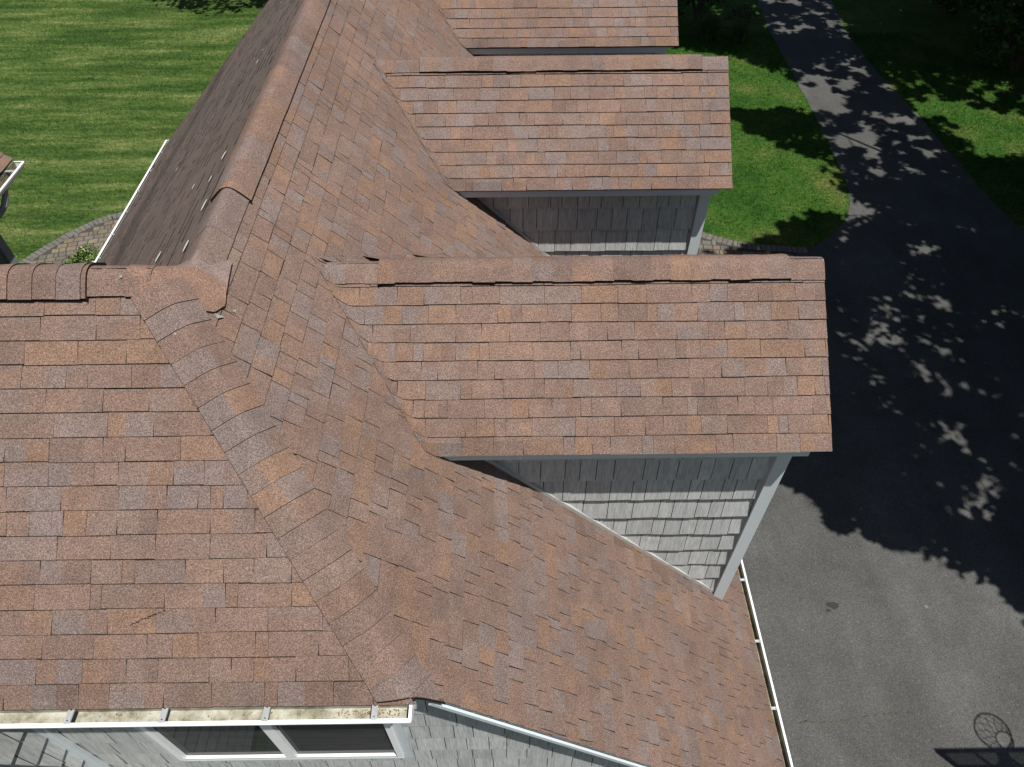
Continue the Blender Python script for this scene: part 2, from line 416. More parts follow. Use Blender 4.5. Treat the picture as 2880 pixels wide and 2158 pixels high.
# ---- north slope of the wing (faces away)
PN=Plane(W3(0,0,HW),(1,0,0),(0,1,-MS))
mb=MB(); xv=lambda y:(HW-MS*y)/MW
nA=ccw([(-7.4,0),(XJ,0),(0,yv(0)*LS),(xv(5.4),5.4*LS),(-7.4,5.4*LS)])
lay(mb,PN,nA,5.4*LS,0,-7.4,.1,seed=5,skip=lambda u,v:False)
deck(mb,[W3(-7.4,0,HW),W3(-.2,0,HW),W3(0,yv(0),0),W3(xv(5.4),5.4,HW-MS*5.4),W3(-7.4,5.4,HW-MS*5.4)],off=-.006)
mb.build('roof_slope',[M_SH,M_EDGE],house)

# ------------------------------------------------------------------ ridge and hip caps
def cap(mb,path,sideL,sideR,hw,lift,piece=.143,tilt=.007,black=.0,ends=True,rj=.004,rr=.045,seed=0,jl=0,flare=None,ycut=None):
    """bent cap pieces over an edge; sideL/R: unit vectors down each plane; nL,nR normals found from them"""
    path=[Vector(p) for p in path]
    seg=[(path[i+1]-path[i]).length for i in range(len(path)-1)]; tot=sum(seg)
    def at(s):
        s=max(0,min(tot,s))
        for i,l in enumerate(seg):
            if s<=l+1e-9: return path[i]+(path[i+1]-path[i])*(s/l),(path[i+1]-path[i]).normalized()
            s-=l
        return path[-1],(path[-1]-path[-2]).normalized()
    s=0; K=8
    ts=[-1,-.7,-.45,-.3,-.18,-.08,0,.08,.18,.3,.45,.7,1]
    while s<tot-.01:
        e=min(s+piece*rnd.uniform(.94,1.06),tot)
        h1=hw+rnd.uniform(-rj,rj); h2=h1+rnd.uniform(-rj,rj)*.6; tl=tilt*rnd.uniform(.7,1.4)
        cA=tone(); cB=tone() if rnd.random()<.45 else cA; tb=rnd.choice((-.3,-.1,.1,.25))
        grid=[]
        for (q,lf,hh) in ((s-.004,lift+.0006,h1),((s+e)/2,lift+tl*.5,(h1+h2)/2),(e+.004,lift+tl,h2)):
            p,t=at(q); p=p+ (Vector((0,0,0)))
            row=[]
            for x in ts:
                sd=sideL if x<0 else sideR
                nL=sideL.cross(t); nL=nL if nL.z>0 else -nL
                nR=sideR.cross(t); nR=nR if nR.z>0 else -nR
                n=nL if x<0 else nR; dd=abs(x)*hh
                jitter=jl*wob(q*3+(.5 if x>0 else 2),seed)*abs(x)
                if dd>=rr: row.append(p+sd*dd+n*(lf+jitter))
                else:
                    bis=(nL+nR).normalized(); P1=p+bis*(lf/max(.3,bis.dot(nL))); PA=p+sideL*rr+nL*lf; PB=p+sideR*rr+nR*lf
                    u_=.5+.5*dd/rr*(1 if x>=0 else -1)
                    row.append(PA*(1-u_)**2+P1*2*u_*(1-u_)+PB*u_*u_)
            if ycut:
                for k_,pt in enumerate(row):
                    yc=ycut[0]+(ycut[1]-ycut[0])*(k_/(len(row)-1))
                    if pt.y<yc: row[k_]=pt+t*((yc-pt.y)/t.y)
            grid.append(row)
        for i in range(2):
            for j in range(len(ts)-1):
                a=[grid[i][j],grid[i+1][j],grid[i+1][j+1],grid[i][j+1]]
                n=(a[1]-a[0]).cross(a[2]-a[0])
                if n.z<0: a=a[::-1]
                mb.poly(a,0,cA if ts[j]<tb else cB)
            for j in (0,len(ts)-1):       # side skirts
                p1,p2=grid[i][j],grid[i+1][j]
                sd=sideL if j==0 else sideR
                pp,t=at((s+e)/2); n=sd.cross(t); n=n if n.z>0 else -n
                so_=sd*(flare[0 if j==0 else 1] if flare else (.010 if black else .002)); mb.poly([p1,p2,p2-n*(lift+.006)+so_,p1-n*(lift+.006)+so_],1)
                if black:
                    mb.poly([p1-sd*.02-n*.004,p2-sd*.02-n*.004,p2-sd*.02-n*(lift+.01),p1-sd*.02-n*(lift+.01)],1)
        for row,dn in ((grid[2],tl+.004 if e<tot-.02 else lift+.02),(grid[0],lift+.02 if s<.001 else .003)):
            for j in range(len(ts)-1):
                pp,t=at((s+e)/2); bis=Vector((0,0,1))
                mb.poly([row[j],row[j+1],row[j+1]-bis*dn,row[j]-bis*dn],1)
        s=e
dE=Vector((1,0,-ME)).normalized(); dW=Vector((-1,0,-MW)).normalized()
dS=Vector((0,-1,-MS)).normalized(); dN=Vector((0,1,-MS)).normalized()
def up(p,h): return Vector(p)+Vector((0,0,h))
mb=MB(); cap(mb,[W3(0,10.5,-.008),W3(0,1.07,-.008)],dW,dE,.165,.042,.30,.0008,black=1,seed=1,jl=.001,rj=.001,rr=.07)
mb.build('ridge_vent',[M_SH,M_EDGE],house,merge=True,smooth=True)
mb=MB(); cap(mb,[W3(0,1.12,0),W3(0,.28,0)],dW,dE,.165,.020,.5,.004,seed=3,rr=.05)
mb.build('ridge_cap',[M_SH,M_EDGE],house,merge=True,smooth=True)
mb=MB(); cap(mb,[W3(-7.4,0,HW-.014),W3(-.50,0,HW-.014)],dS,dN,.170,.045,.143,.0075,black=1,seed=2,jl=.002,rr=.07)
mb.build('ridge_vent',[M_SH,M_EDGE],house,merge=True,smooth=True)
mb=MB(); cap(mb,[W3(-.13,0,HW),W3(-.55,0,HW)],dS,dN,.165,.018,.143,.010,seed=4,rr=.065)
mb.build('ridge_cap',[M_SH,M_EDGE],house,merge=True,smooth=True)
A=W3(XJ,0,HW); B=W3(XH,YS,ZSE); t=(B-A).normalized()
hS=(PS.n.cross(t)); hS=hS if hS.dot(Vector((-1,-1,0)))>0 else -hS
hE=(PE.n.cross(t)); hE=hE if hE.dot(Vector((1,1,0)))>0 else -hE
mb=MB(); cap(mb,[A+t*.10,B+t*.16],hS.normalized(),hE.normalized(),.175,.024,.150,.0045,seed=5,rj=.0012,rr=.06,flare=(.009,-.004),ycut=(-1.972,-1.925))
mb.build('hip_cap',[M_SH,M_EDGE],house,merge=True,smooth=True)
# torn junction patch where the two ridges meet the hip
mb=MB()
def pe(x,y,h): return W3(x,y,zE(x))+PE.n*h
def patch(P,c,th=.006,curl=0,arc=None):
    P=[Vector(p) for p in P]; n=(P[1]-P[0]).cross(P[2]-P[0]); P=P if n.z>0 else P[::-1]
    mb.poly(P,0,c); 
    for i in range(len(P)): mb.poly([P[i],P[i]-Vector((0,0,th+.002)),P[(i+1)%len(P)]-Vector((0,0,th+.002)),P[(i+1)%len(P)]],1)
c0=(.200,.122,.090)
def smin(a,b,k): h=max(k-abs(a-b),0)/k; return min(a,b)-h*h*k*.25
def zj(x,y):
    k=.07; main=smin(zE(x),zW(x),k)-max(0,.12-y)*1.5; wing=smin(smin(HW+MS*y,HW-MS*y,k),zE(x)+.004,k)
    return -smin(-main,-wing,.08)
JP=ccw([(-.27,-.10),(-.13,-.155),(.05,-.15),(.165,-.06),(.195,.04),(.18,.20),(.165,.40),(-.14,.42),(-.20,.24),(-.27,.13)])
G_=.02; ix=-.30
while ix<.24:
    iy=-.20
    while iy<.46:
        q=clip([(ix,iy),(ix+G_,iy),(ix+G_,iy+G_),(ix,iy+G_)],JP)
        if len(q)>=3:
            top=[W3(x,y,zj(x,y)+.026+.003*wob(x*9+y*5)) for x,y in q]
            mb.poly(top,0,c0 if iy<.16+ix*.2 else (.190,.140,.125))
            for i in range(len(q)):
                p1,p2=q[i],q[(i+1)%len(q)]
                on=False
                for j in range(len(JP)):
                    e1,e2=JP[j],JP[(j+1)%len(JP)]; L_=math.hypot(e2[0]-e1[0],e2[1]-e1[1])
                    if all(abs((e2[0]-e1[0])*(p[1]-e1[1])-(e2[1]-e1[1])*(p[0]-e1[0]))/L_<1e-6 for p in (p1,p2)): on=True
                if on: mb.poly([top[i],top[i]-Vector((0,0,.016)),top[(i+1)%len(q)]-Vector((0,0,.016)),top[(i+1)%len(q)]],1)
        iy+=G_
    ix+=G_
for tri in ([(.15,-.068),(.168,-.098),(.192,-.055)],[(.215,.03),(.235,.022),(.228,.055)]):
    P=[pe(x,y,.020) for x,y in tri]; n=(P[1]-P[0]).cross(P[2]-P[0]); mb.poly(P if n.z>0 else P[::-1],2)
M_FIBRE=plain('torn_fibreglass',(.26,.25,.22),.9,30,.4)
for x,y in ((-.30,-.04),(.02,-.30)):
    c=W3(x,y,zS(y) if y<-.2 else HW-.03); 
    mb.tube([c+PS.n*.02,c+PS.n*.028],.009,8,2)
mb.build('torn_ridge_patch',[M_SH,M_EDGE,M_FIBRE],house,merge=True,smooth=True)

# ------------------------------------------------------------------ shakes
def shakes(mb,o,u,outward,cp,rows,row0,u0,u1,butt=.016,seed=0):
    """o: origin; u: along wall; v is world up. cp ccw convex clip (u,v)"""
    o=Vector(o); u=Vector(u).normalized(); n=Vector(outward); upv=Vector((0,0,1))
    E=.298
    for k in range(rows):
        v0=row0+k*E; x=u0-rnd.random()*.2
        while x<u1:
            w=rnd.uniform(.11,.25); a,b=x+.003,x+w-.003; j=rnd.uniform(-.007,.007); j2=j+rnd.uniform(-.006,.006)
            g=rnd.uniform(.88,1.06); col=(.425*g,.434*g,.428*g)
            bt=butt+rnd.uniform(-.004,.006)
            q=clip([(a,v0+j),(b,v0+j2),(b,v0+E+.01),(a,v0+E+.01)],cp)
            if len(q)>=3:
                def T(p,back=False):
                    h=bt*(1-(p[1]-v0)/E)*.85+.002
                    return o+u*p[0]+upv*p[1]+n*(0 if back else h)
                P=[T(p) for p in q]; nn=(P[1]-P[0]).cross(P[2]-P[0])
                if nn.dot(n)<0: q=q[::-1]; P=P[::-1]
                mb.poly(P,0,col)
                for i in range(len(q)):
                    p1,p2=q[i],q[(i+1)%len(q)]
                    if min(p1[1],p2[1])>v0+E: continue
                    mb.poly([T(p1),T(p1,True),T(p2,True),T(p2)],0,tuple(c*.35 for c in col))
            x+=w

# ------------------------------------------------------------------ dormers
for di,yd in enumerate(YD):
    dm=bpy.data.objects.new('dormer',None); COL.objects.link(dm); dm.parent=house
    xr=-ZD/ME; zed=ZD-MD*WE; xv_=-zed/ME; LD=math.hypot(1,MD)
    for sgn in (-1,1):
        pl=Plane(W3(0,yd,ZD),(1,0,0),(0,sgn,-MD))
        def zf(w,h,pl=pl):
            ze=w.x*-ME+Z0+ (h+.0095)*LE
            if ze<=w.z-.06: return w
            k=.022; a=w.z; b=ze
            m_=max(a,b); s=m_+ (k*.25*max(0,1-abs(a-b)/k)**2)
            return Vector((w.x,w.y,s))
        mb=MB(); ext=.07 if sgn<0 else .05
        cp=ccw([(xr-ext,0),(XEND,0),(XEND,WE*LD),(xv_-ext,WE*LD)])
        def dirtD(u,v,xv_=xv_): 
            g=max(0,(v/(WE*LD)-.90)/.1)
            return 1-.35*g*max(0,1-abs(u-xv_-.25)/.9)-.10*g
        lay(mb,pl,cp,WE*LD,0,xr-.4,XEND+.1,seed=di*3+sgn,zf=zf,umax_step=.05 if sgn<0 else None,hfac=lambda u,v:max(.12,min(1,(u-(-ZD+MD*v/LD)/ME)/.11)),hmin=.007,hmax=.011,dirt_shade=dirtD)
        deck(mb,[W3(xr,yd,ZD),W3(XEND-.02,yd,ZD),W3(XEND-.02,yd+sgn*(WE-.02),ZD-MD*(WE-.02)),W3(xv_,yd+sgn*(WE-.02),ZD-MD*(WE-.02))])
        mb.build('dormer_roof',[M_SH,M_EDGE],dm)
    a=Vector((0,-1,-MD)).normalized(); b=Vector((0,1,-MD)).normalized()
    v0_=(1.0,4.12) if di==2 else (1.06,4.10)
    mb=MB(); cap(mb,[W3(v0_[1],yd,ZD-.010),W3(v0_[0],yd,ZD-.010)],a,b,.150,.046,.15,.0015,black=1,seed=di,jl=.004,rj=.005,rr=.06); mb.build('ridge_vent',[M_SH,M_EDGE],dm,merge=True,smooth=True)
    mb=MB(); cap(mb,[W3(XEND,yd,ZD),W3(v0_[1]-.02,yd,ZD)],a,b,.16,.016,.28,.002,seed=di,rr=.05); mb.build('ridge_cap',[M_SH,M_EDGE],dm,merge=True,smooth=True); mb=MB()
    cap(mb,[W3(v0_[0]+.03,yd,ZD),W3(xr-.05,yd,ZD+.0)],a,b,.155,.016,.145,.003,seed=di,rr=.05); mb.build('ridge_cap',[M_SH,M_EDGE],dm,merge=True,smooth=True)
    # eave fascia (south + north) and soffit
    for sgn in (-1,1):
        ye=yd+sgn*(WE-.035); z1=zed+MD*.035-.012
        mb=MB(); xs=-(z1)/ME+.03
        mb.prism([W3(xs-.06,ye,z1),W3(XEND-.14,ye,z1),W3(XEND-.14,ye,z1-.115),W3(xs+.05,ye,z1-.115)],(0,-sgn*.02,0))
        mb.build('fascia',M_TRIM,dm)
        mb=MB(); yw=yd+sgn*(WC-.01)
        mb.prism([W3(xs,ye-sgn*.021,z1-.10),W3(XEND-.15,ye-sgn*.021,z1-.10),W3(XEND-.15,yw,z1-.10),W3(xs,yw,z1-.10)],(0,0,-.012))
        mb.build('soffit',M_SOFF,dm)
    # gable rake boards over the front
    mb=MB()
    for sgn in (-1,1):
        for (xa,hh) in ((XEND-.16,.12),):
            mb.prism([W3(xa,yd,ZD-.02),W3(xa,yd+sgn*(WE-.06),zed+.02),W3(xa,yd+sgn*(WE-.06),zed-.10),W3(xa,yd,ZD-.02-hh)],(.02,0,0))
    mb.build('rake_board',M_TRIM,dm)
    # cheeks
    for sgn in (-1,1):
        yw=yd+sgn*WC; z1=zed+MD*(WE-WC)
        xa=-(z1)/ME
        mb=MB(); mb.prism([W3(xa,yw,z1),W3(XF,yw,z1),W3(XF,yw,zE(XF)-.1),W3(xa+.05,yw,z1-.15)],(0,-sgn*.08,0),1)
        if sgn<0:
            cp=ccw([(xa,z1+Z0),(XF-.012,z1+Z0),(XF-.012,zE(XF)+Z0+.05)])
            shakes(mb,(0,yw,0),(1,0,0),(0,sgn,0),cp,12,zE(XF)+Z0-.13,xa-.1,XF,seed=di,butt=.036)
        mb.build('cheek_wall',[M_SID,M_UNDER],dm)
        mb=MB(); mb.box((XF-.008,yw-.052 if sgn<0 else yw-.07,zE(XF)+Z0-.02),(XF+.022,yw+.07 if sgn<0 else yw+.052,z1+Z0-.10))
        mb.prism([W3(XF-.095,yw+sgn*.006,z1-.10),W3(XF-.0085,yw+sgn*.006,z1-.10),W3(XF-.0085,yw+sgn*.006,zE(XF)-.01),W3(XF-.095,yw+sgn*.006,zE(XF-.095)-.01)],(0,sgn*.046,0))
        mb.build('corner_board',M_TRIM,dm)
        mb=MB(); q=-(z1-.10)/ME
        mb.prism([pe(q-.02,yw+sgn*.004,.005),pe(XF-.05,yw+sgn*.004,.005),pe(XF-.05,yw+sgn*.004,.042),pe(q-.02,yw+sgn*.004,.042)],(0,sgn*.030,0))
        mb.build('flashing',M_FLASH,dm)
    # front wall with window
    mb=MB(); z1=zed+MD*(WE-WC)
    mb.prism([W3(XF-.10,yd-WC+.09,zE(XF)-.6),W3(XF-.10,yd+WC-.09,zE(XF)-.6),W3(XF-.10,yd+WC-.09,z1),W3(XF-.10,yd,ZD-.05),W3(XF-.10,yd-WC+.09,z1)],(.09,0,0),0,(.40,.405,.40))
    mb.build('front_wall',[M_SID],dm)
    mb=MB(); zc=-3.2+Z0
    for (a1,a2,b1,b2) in ((-.5,.5,zc-.65,zc-.59),(-.5,.5,zc+.59,zc+.65),(-.5,-.44,zc-.59,zc+.59),(.44,.5,zc-.59,zc+.59),(-.44,.44,zc-.02,zc+.02)):
        mb.box((XF-.005,yd+a1,b1),(XF+.035,yd+a2,b2))
    wf=mb.build('window_frame',M_WHITE,dm)
    mb=MB(); mb.box((XF-.005,yd-.44,zc-.59),(XF+.012,yd+.44,zc+.59)); mb.build('window_pane',M_GLASS,dm)

# ------------------------------------------------------------------ walls, rake, gutters
YWALL=-1.70; XIN=-1.45
mb=MB()
ztop=ZSE+.08
mb.prism([W3(XIN-.2,YWALL,-Z0),W3(4.15,YWALL,-Z0),W3(4.15,YWALL,zE(4.15)-.02),W3(1.22,YWALL,zE(1.22)-.02),W3(XIN-.2,YWALL,zE(1.22)-.02)],(0,.12,0),1)
cp=ccw([(XIN,.2),(4.13,.2),(4.13,zE(4.13)+Z0-.17),(1.35,zE(1.35)+Z0-.17),(XIN,zE(1.35)+Z0-.17)])
wx0,wx1,wz0,wz1=-.78,1.16,-3.56,-2.05
# shakes around the window: four convex pieces sharing one layout
st=rnd.getstate()
for rect in ([(XIN,-1),(4.2,-1),(4.2,wz0+Z0),(XIN,wz0+Z0)],[(XIN,wz0+Z0),(wx0,wz0+Z0),(wx0,9),(XIN,9)],[(wx1,wz0+Z0),(4.2,wz0+Z0),(4.2,9),(wx1,9)],[(wx0,wz1+Z0),(wx1,wz1+Z0),(wx1,9),(wx0,9)]):
    rnd.setstate(st); c2=clip(cp,ccw(rect))
    shakes(mb,(0,YWALL,0),(1,0,0),(0,-1,0),ccw(c2),20,.2-.02+.085,XIN-.1,4.2,butt=.022)
mb.build('wall',[M_SID,M_UNDER],house)
# other outer walls
mb=MB()
mb.box((4.03,YWALL+.121,0),(4.149,10.0,zE(4.149)+Z0-.02),0,(.40,.405,.40))
mb.box((-4.5,4.2,0),(-4.38,10.0,zW(-4.5)+Z0-.02),0,(.40,.405,.40))
mb.prism([W3(-4.37,9.9,-Z0),W3(4.02,9.9,-Z0),W3(4.02,9.9,zE(4.02)-.02),W3(0,9.9,-.04),W3(-4.37,9.9,zW(-4.37)-.02)],(0,.1,0),0,(.40,.405,.40))
mb.box((-7.2,4.0,0),(-4.51,4.12,3.0),0,(.40,.405,.40))
mb.build('wall',[M_SID,M_UNDER],house)
# wall coming forward on the left, with its own eave above it
mb=MB(); mb.box((XIN-.12,-6.2,0),(XIN,YWALL-.001,-1.75+Z0),1)
cp=ccw([(-6.2,.2),(YWALL-.045,.2),(YWALL-.045,-1.75+Z0),(-6.2,-1.75+Z0)])
shakes(mb,(XIN,0,0),(0,1,0),(1,0,0),cp,19,.2+.075,-6.3,YWALL,butt=.030)
mb.build('wall',[M_SID,M_UNDER],house)
mb=MB(); mb.box((XIN+.033,YWALL-.045,.2),(XIN+.065,YWALL-.019,-1.77+Z0)); mb.box((XIN+.001,YWALL-.065,.2),(XIN+.033,YWALL-.019,-1.77+Z0))
mb.build('corner_board',M_TRIM,house)
mb=MB(); PX=Plane((XIN+.33,-2.2,-1.88+Z0),(0,1,0),(1,0,-.75)); 
lay(mb,PX,ccw([(-4,-1.6),(0,-1.6),(0,.0),(-4,.0)]),0,-1.6,-4,0,seed=8)
mb.prism([PX.P(-4,-1.6,-.004),PX.P(0,-1.6,-.004),PX.P(0,-.01,-.004),PX.P(-4,-.01,-.004)],(0,0,-.03),1)
mb.box((XIN+.28,-6.2,-2.05+Z0),(XIN+.30,-2.2,-1.90+Z0),2)
mb.box((XIN,-6.2,-2.05+Z0),(XIN+.28,-2.2,-2.035+Z0),2)
mb.build('side_eave',[M_SH,M_EDGE,M_TRIM],house)
# south window
win=bpy.data.objects.new('window',None); COL.objects.link(win); win.parent=house
mb=MB(); Y=YWALL
def fr(x0,x1,z0,z1,y0,y1,mat=0): mb.box((x0,y0,z0+Z0),(x1,y1,z1+Z0),mat)
fr(wx0+.07,wx1-.07,wz0+.03,wz0+.085,Y-.034,Y+.03)
fr(wx0+.07,wx0+.115,wz0+.085,wz1-.06,Y-.048,Y+.03); fr(wx1-.115,wx1-.07,wz0+.085,wz1-.06,Y-.048,Y+.03)
fr(wx0+.07,wx1-.07,wz1-.06,wz1-.01,Y-.055,Y+.03); fr(.15,.235,wz0+.085,wz1-.06,Y-.044,Y+.03)
mb.build('window_frame',M_WHITE,win)
mb=MB(); fr(wx0+.002,wx0+.069,wz0+.002,wz1-.002,Y-.026,Y); fr(wx1-.069,wx1-.002,wz0+.002,wz1-.002,Y-.026,Y); fr(wx0+.07,wx1-.07,wz0+.002,wz0+.029,Y-.035,Y)
mb.build('window_trim',M_TRIM,win)
for a,b in ((wx0+.115,.15),(.235,wx1-.115)):
    mb=MB(); fr(a,b,wz0+.085,wz1-.06,Y-.012,Y+.02); mb.build('window_pane',M_GLASS,win)
# rake board along the south edge of the east slope
mb=MB(); x0r=XH+.10
mb.prism([W3(x0r-.14,YR+.035,zE(x0r-.14)-.02),W3(XE-.03,YR+.035,zE(XE-.03)-.02),W3(XE-.03,YR+.035,zE(XE-.03)-.17),W3(x0r-.06,YR+.035,zE(x0r-.06)-.19)],(0,.02,0))
mb.prism([W3(x0r-.02,YR+.012,zE(x0r-.02)-.145),W3(XE-.03,YR+.012,zE(XE-.03)-.145),W3(XE-.03,YR+.012,zE(XE-.03)-.20),W3(x0r-.05,YR+.012,zE(x0r-.05)-.20)],(0,.022,0))
mb.build('rake_board',M_TRIM,house)
mb=MB(); mb.prism([W3(x0r,YR+.056,zE(x0r)-.15),W3(XE-.05,YR+.056,zE(XE-.05)-.15),W3(XE-.05,YWALL-.02,zE(XE-.05)-.15),W3(x0r,YWALL-.02,zE(x0r)-.15)],(0,0,-.012)); mb.build('soffit',M_SOFF,house)
# north rake
mb=MB()
for zf_,xe_ in ((zE,XE),(zW,XW)):
    mb.prism([W3(0,10.46,-.03),W3(xe_*.98,10.24,zf_(xe_*.98)-.03),W3(xe_*.98,10.24,zf_(xe_*.98)-.18),W3(0,10.46,-.18)],(0,-.02,0))
mb.build('rake_board',M_TRIM,house)
def gutter(name,a,b,out,dirtmat,width=.105,depth=.095,parent=None,hang=(),hang_w=.032,endcaps=(1,1),lipw=.020,hangover=0):
    """a,b: ends of the inner top edge (against the fascia); out: unit outward"""
    a=Vector(a); b=Vector(b); o=Vector(out); L=b-a; z=Vector((0,0,1))
    mb=MB(); prof=[(0,.0),(0,-depth),(width*.68,-depth),(width*.80,-depth*.62),(width*.98,-depth*.30),(width,-.012)]
    th=.003
    for i in range(len(prof)-1):
        p,q=prof[i],prof[i+1]
        P=[a+o*p[0]+z*p[1],a+o*q[0]+z*q[1],a+o*q[0]+z*q[1]+L,a+o*p[0]+z*p[1]+L]
        dx,dz=q[0]-p[0],q[1]-p[1]; l=math.hypot(dx,dz); nn=(o*(dz/l)-z*(dx/l))*th   # outward offset
        inner=P; outer=[v+nn for v in P]
        mb.poly(inner,1 if i<=2 else 0); mb.poly(outer[::-1],0)
    # rolled lip
    lip=[(width-lipw,-.012),(width-lipw,-.002),(width-lipw*.4,0.003),(width+.003,-.003),(width+.004,-.014),(width-.004,-.018)]
    mb.prism([a+o*x+z*y for x,y in lip],L,0)
    for e,pt in zip(endcaps,(a,b)):
        if e:
            s=L.normalized()*(-.004 if pt is a else .0)
            mb.prism([pt+s+o*x+z*y for x,y in prof+[(width,0.0)]],L.normalized()*.004,0)
            mb.prism([pt+s*2+o*x+z*y for x,y in [(0,.001),(0,-.012),(width+.002,-.012),(width+.002,.001)]],L.normalized()*(.014 if pt is a else -.014),0)
    g=mb.build(name,[M_WHITE,dirtmat],parent)
    for h in hang:
        mb=MB(); c=a+L.normalized()*h; t=L.normalized()*hang_w
        for k,(w0,w1,hz) in enumerate(((0,.3,.004),(.3,.7,.0),(.7,1,.004))):
            mb.prism([c+t*w0-o*.012+z*-.008,c+t*w1-o*.012+z*-.008,c+t*w1+o*(width-lipw*.6)+z*-.004,c+t*w0+o*(width-lipw*.6)+z*-.004],z*(.006+hz),0)
        for q in (.15,.72):
            cc=c+t*.5+o*width*q+z*.0035; mb.tube([cc,cc+z*.004],.004,6,1)
        mb.build('hanger',[M_HANG,M_BLACK],g)
    return g
gs=gutter('gutter',(-7.4,-1.955,ZSE+Z0-.035),(1.385,-1.955,ZSE+Z0-.035),(0,-1,0),M_GD,.105,.085,house,[7.4-.615+dx for dx in (-1.2,-.6,0,.545,1.14,1.77)],.036)
mb=MB()
for k in range(90):
    x=rnd.triangular(.9,1.37,1.15) if rnd.random()<.75 else rnd.uniform(-.5,1.3); y=-1.965-rnd.random()*.05; z=ZSE+Z0-.035-.085+.004+rnd.random()*.01
    if x>1.36: continue
    a=rnd.random()*6.28; l=rnd.uniform(.004,.010); dx,dy=math.cos(a)*l,math.sin(a)*l
    mb.poly([(x-dx,y-dy,z),(x+dy*.5,y-dx*.5,z+.003),(x+dx,y+dy,z),(x-dy*.5,y+dx*.5,z+.003)],0)
mb.build('leaf_litter',plain('dry_leaf',(.20,.11,.05),.9,60,.4),gs)['kind']='stuff'
ge=gutter('gutter',(4.600,-1.90,zE(XE)+Z0-.03),(4.600,10.25,zE(XE)+Z0-.03),(1,0,0),M_GM,.108,.09,house,[1.90+y for y in (-1.70,-.98-.015,-.28-.015,.425,1.14,1.85,2.56,3.27,3.98,4.69,5.4,6.1,6.8,7.5,8.2,8.9,9.6,10.3)],.03,lipw=.019)
mb=MB()
for k in range(260):
    y=rnd.choice((-1.75,-1.5,-1.35,-1.0,-.6,-.2,.25))+rnd.gauss(0,.09); y=max(-1.85,y); x=4.612+abs(rnd.gauss(0,.012)); z=zE(XE)+Z0-.03-.03-.05*rnd.random()
    a=rnd.random()*6.28; l=rnd.uniform(.005,.014); dx,dy=math.cos(a)*l,math.sin(a)*l
    mb.poly([(x-dx,y-dy,z),(x+dy*.5,y-dx*.5,z+.005),(x+dx,y+dy,z),(x-dy*.5,y+dx*.5,z+.004)],0)
mb.build('leaf_litter',plain('rust_leaf',(.14,.06,.025),.9,60,.4),ge)['kind']='stuff'
gw=gutter('gutter',(XW+.005,10.22,zW(XW)+Z0-.02),(XW+.005,5.9,zW(XW)+Z0-.02),(-1,0,0),M_GM,.10,.09,house,[.45,1.12,1.8,2.47,3.15,3.8],.03,lipw=.03)
# fascia boards behind the gutters
mb=MB(); mb.box((-7.4,-1.953,ZSE+Z0-.16),(1.40,-1.93,ZSE+Z0-.035)); mb.build('fascia',M_TRIM,house); mb=MB(); mb.box((4.575,-1.89,zE(XE)+Z0-.16),(4.598,10.2,zE(XE)+Z0-.03)); mb.build('fascia',M_TRIM,house); mb=MB(); mb.box((XW+.007,5.8,zW(XW)+Z0-.16),(XW+.03,10.2,zW(XW)+Z0-.03))
mb.build('fascia',M_TRIM,house)
mb=MB(); mb.box((-7.4,-1.929,ZSE+Z0-.16),(1.38,YWALL-.02,ZSE+Z0-.148)); mb.box((4.16,-1.87,zE(XE)+Z0-.16),(4.574,10.1,zE(XE)+Z0-.148)); mb.build('soffit',M_SOFF,house)

# ------------------------------------------------------------------ side building at the left
sb=thing('side_building','corner of a lower shingled building with white gutter beside the rear lawn','building')
mb=MB(); ZG=-3.90+Z0; PL=Plane((-6.62,8.00,ZG+.03),(0,1,0),(1,0,-.95))
lay(mb,PL,ccw([(-2.4,-2.2),(0.0,-2.2),(0.0,0),(-2.4,0)]),0,-2.2,-2.4,0,seed=12)
mb.prism([PL.P(-2.4,-2.2,-.004),PL.P(0,-2.2,-.004),PL.P(0,-.01,-.004),PL.P(-2.4,-.01,-.004)],(0,0,-.03),1)
mb.build('roof_slope',[M_SH,M_EDGE],sb)
g=gutter('gutter',(-6.60,7.97,ZG),(-6.60,5.6,ZG),(1,0,0),M_GM,.175,.12,sb,[.28,.95,1.6],.05,lipw=.03)
mb=MB(); mb.box((-9,5.45,0),(-6.78,6.86,ZG-.13),0,(.16,.165,.17)); mb.box((-9,5.5,ZG-.129),(-6.61,7.9,ZG-.11),0,(.3,.3,.3)); mb.build('wall',M_SID,sb)
mb=MB(); mb.box((-6.779,6.72,0),(-6.74,6.90,ZG-.131)); mb.box((-6.9,6.861,0),(-6.78,6.90,ZG-.131)); mb.build('corner_board',M_DGREY,sb)
mb=MB(); mb.tube([(-6.52,7.30,ZG-.12),(-6.52,7.22,ZG-.22),(-6.54,7.10,ZG-.32),(-6.62,6.96,ZG-.42),(-6.84,6.93,ZG-.5),(-6.86,6.94,.1)],.05,12); mb.build('downspout',M_DGREY,sb)

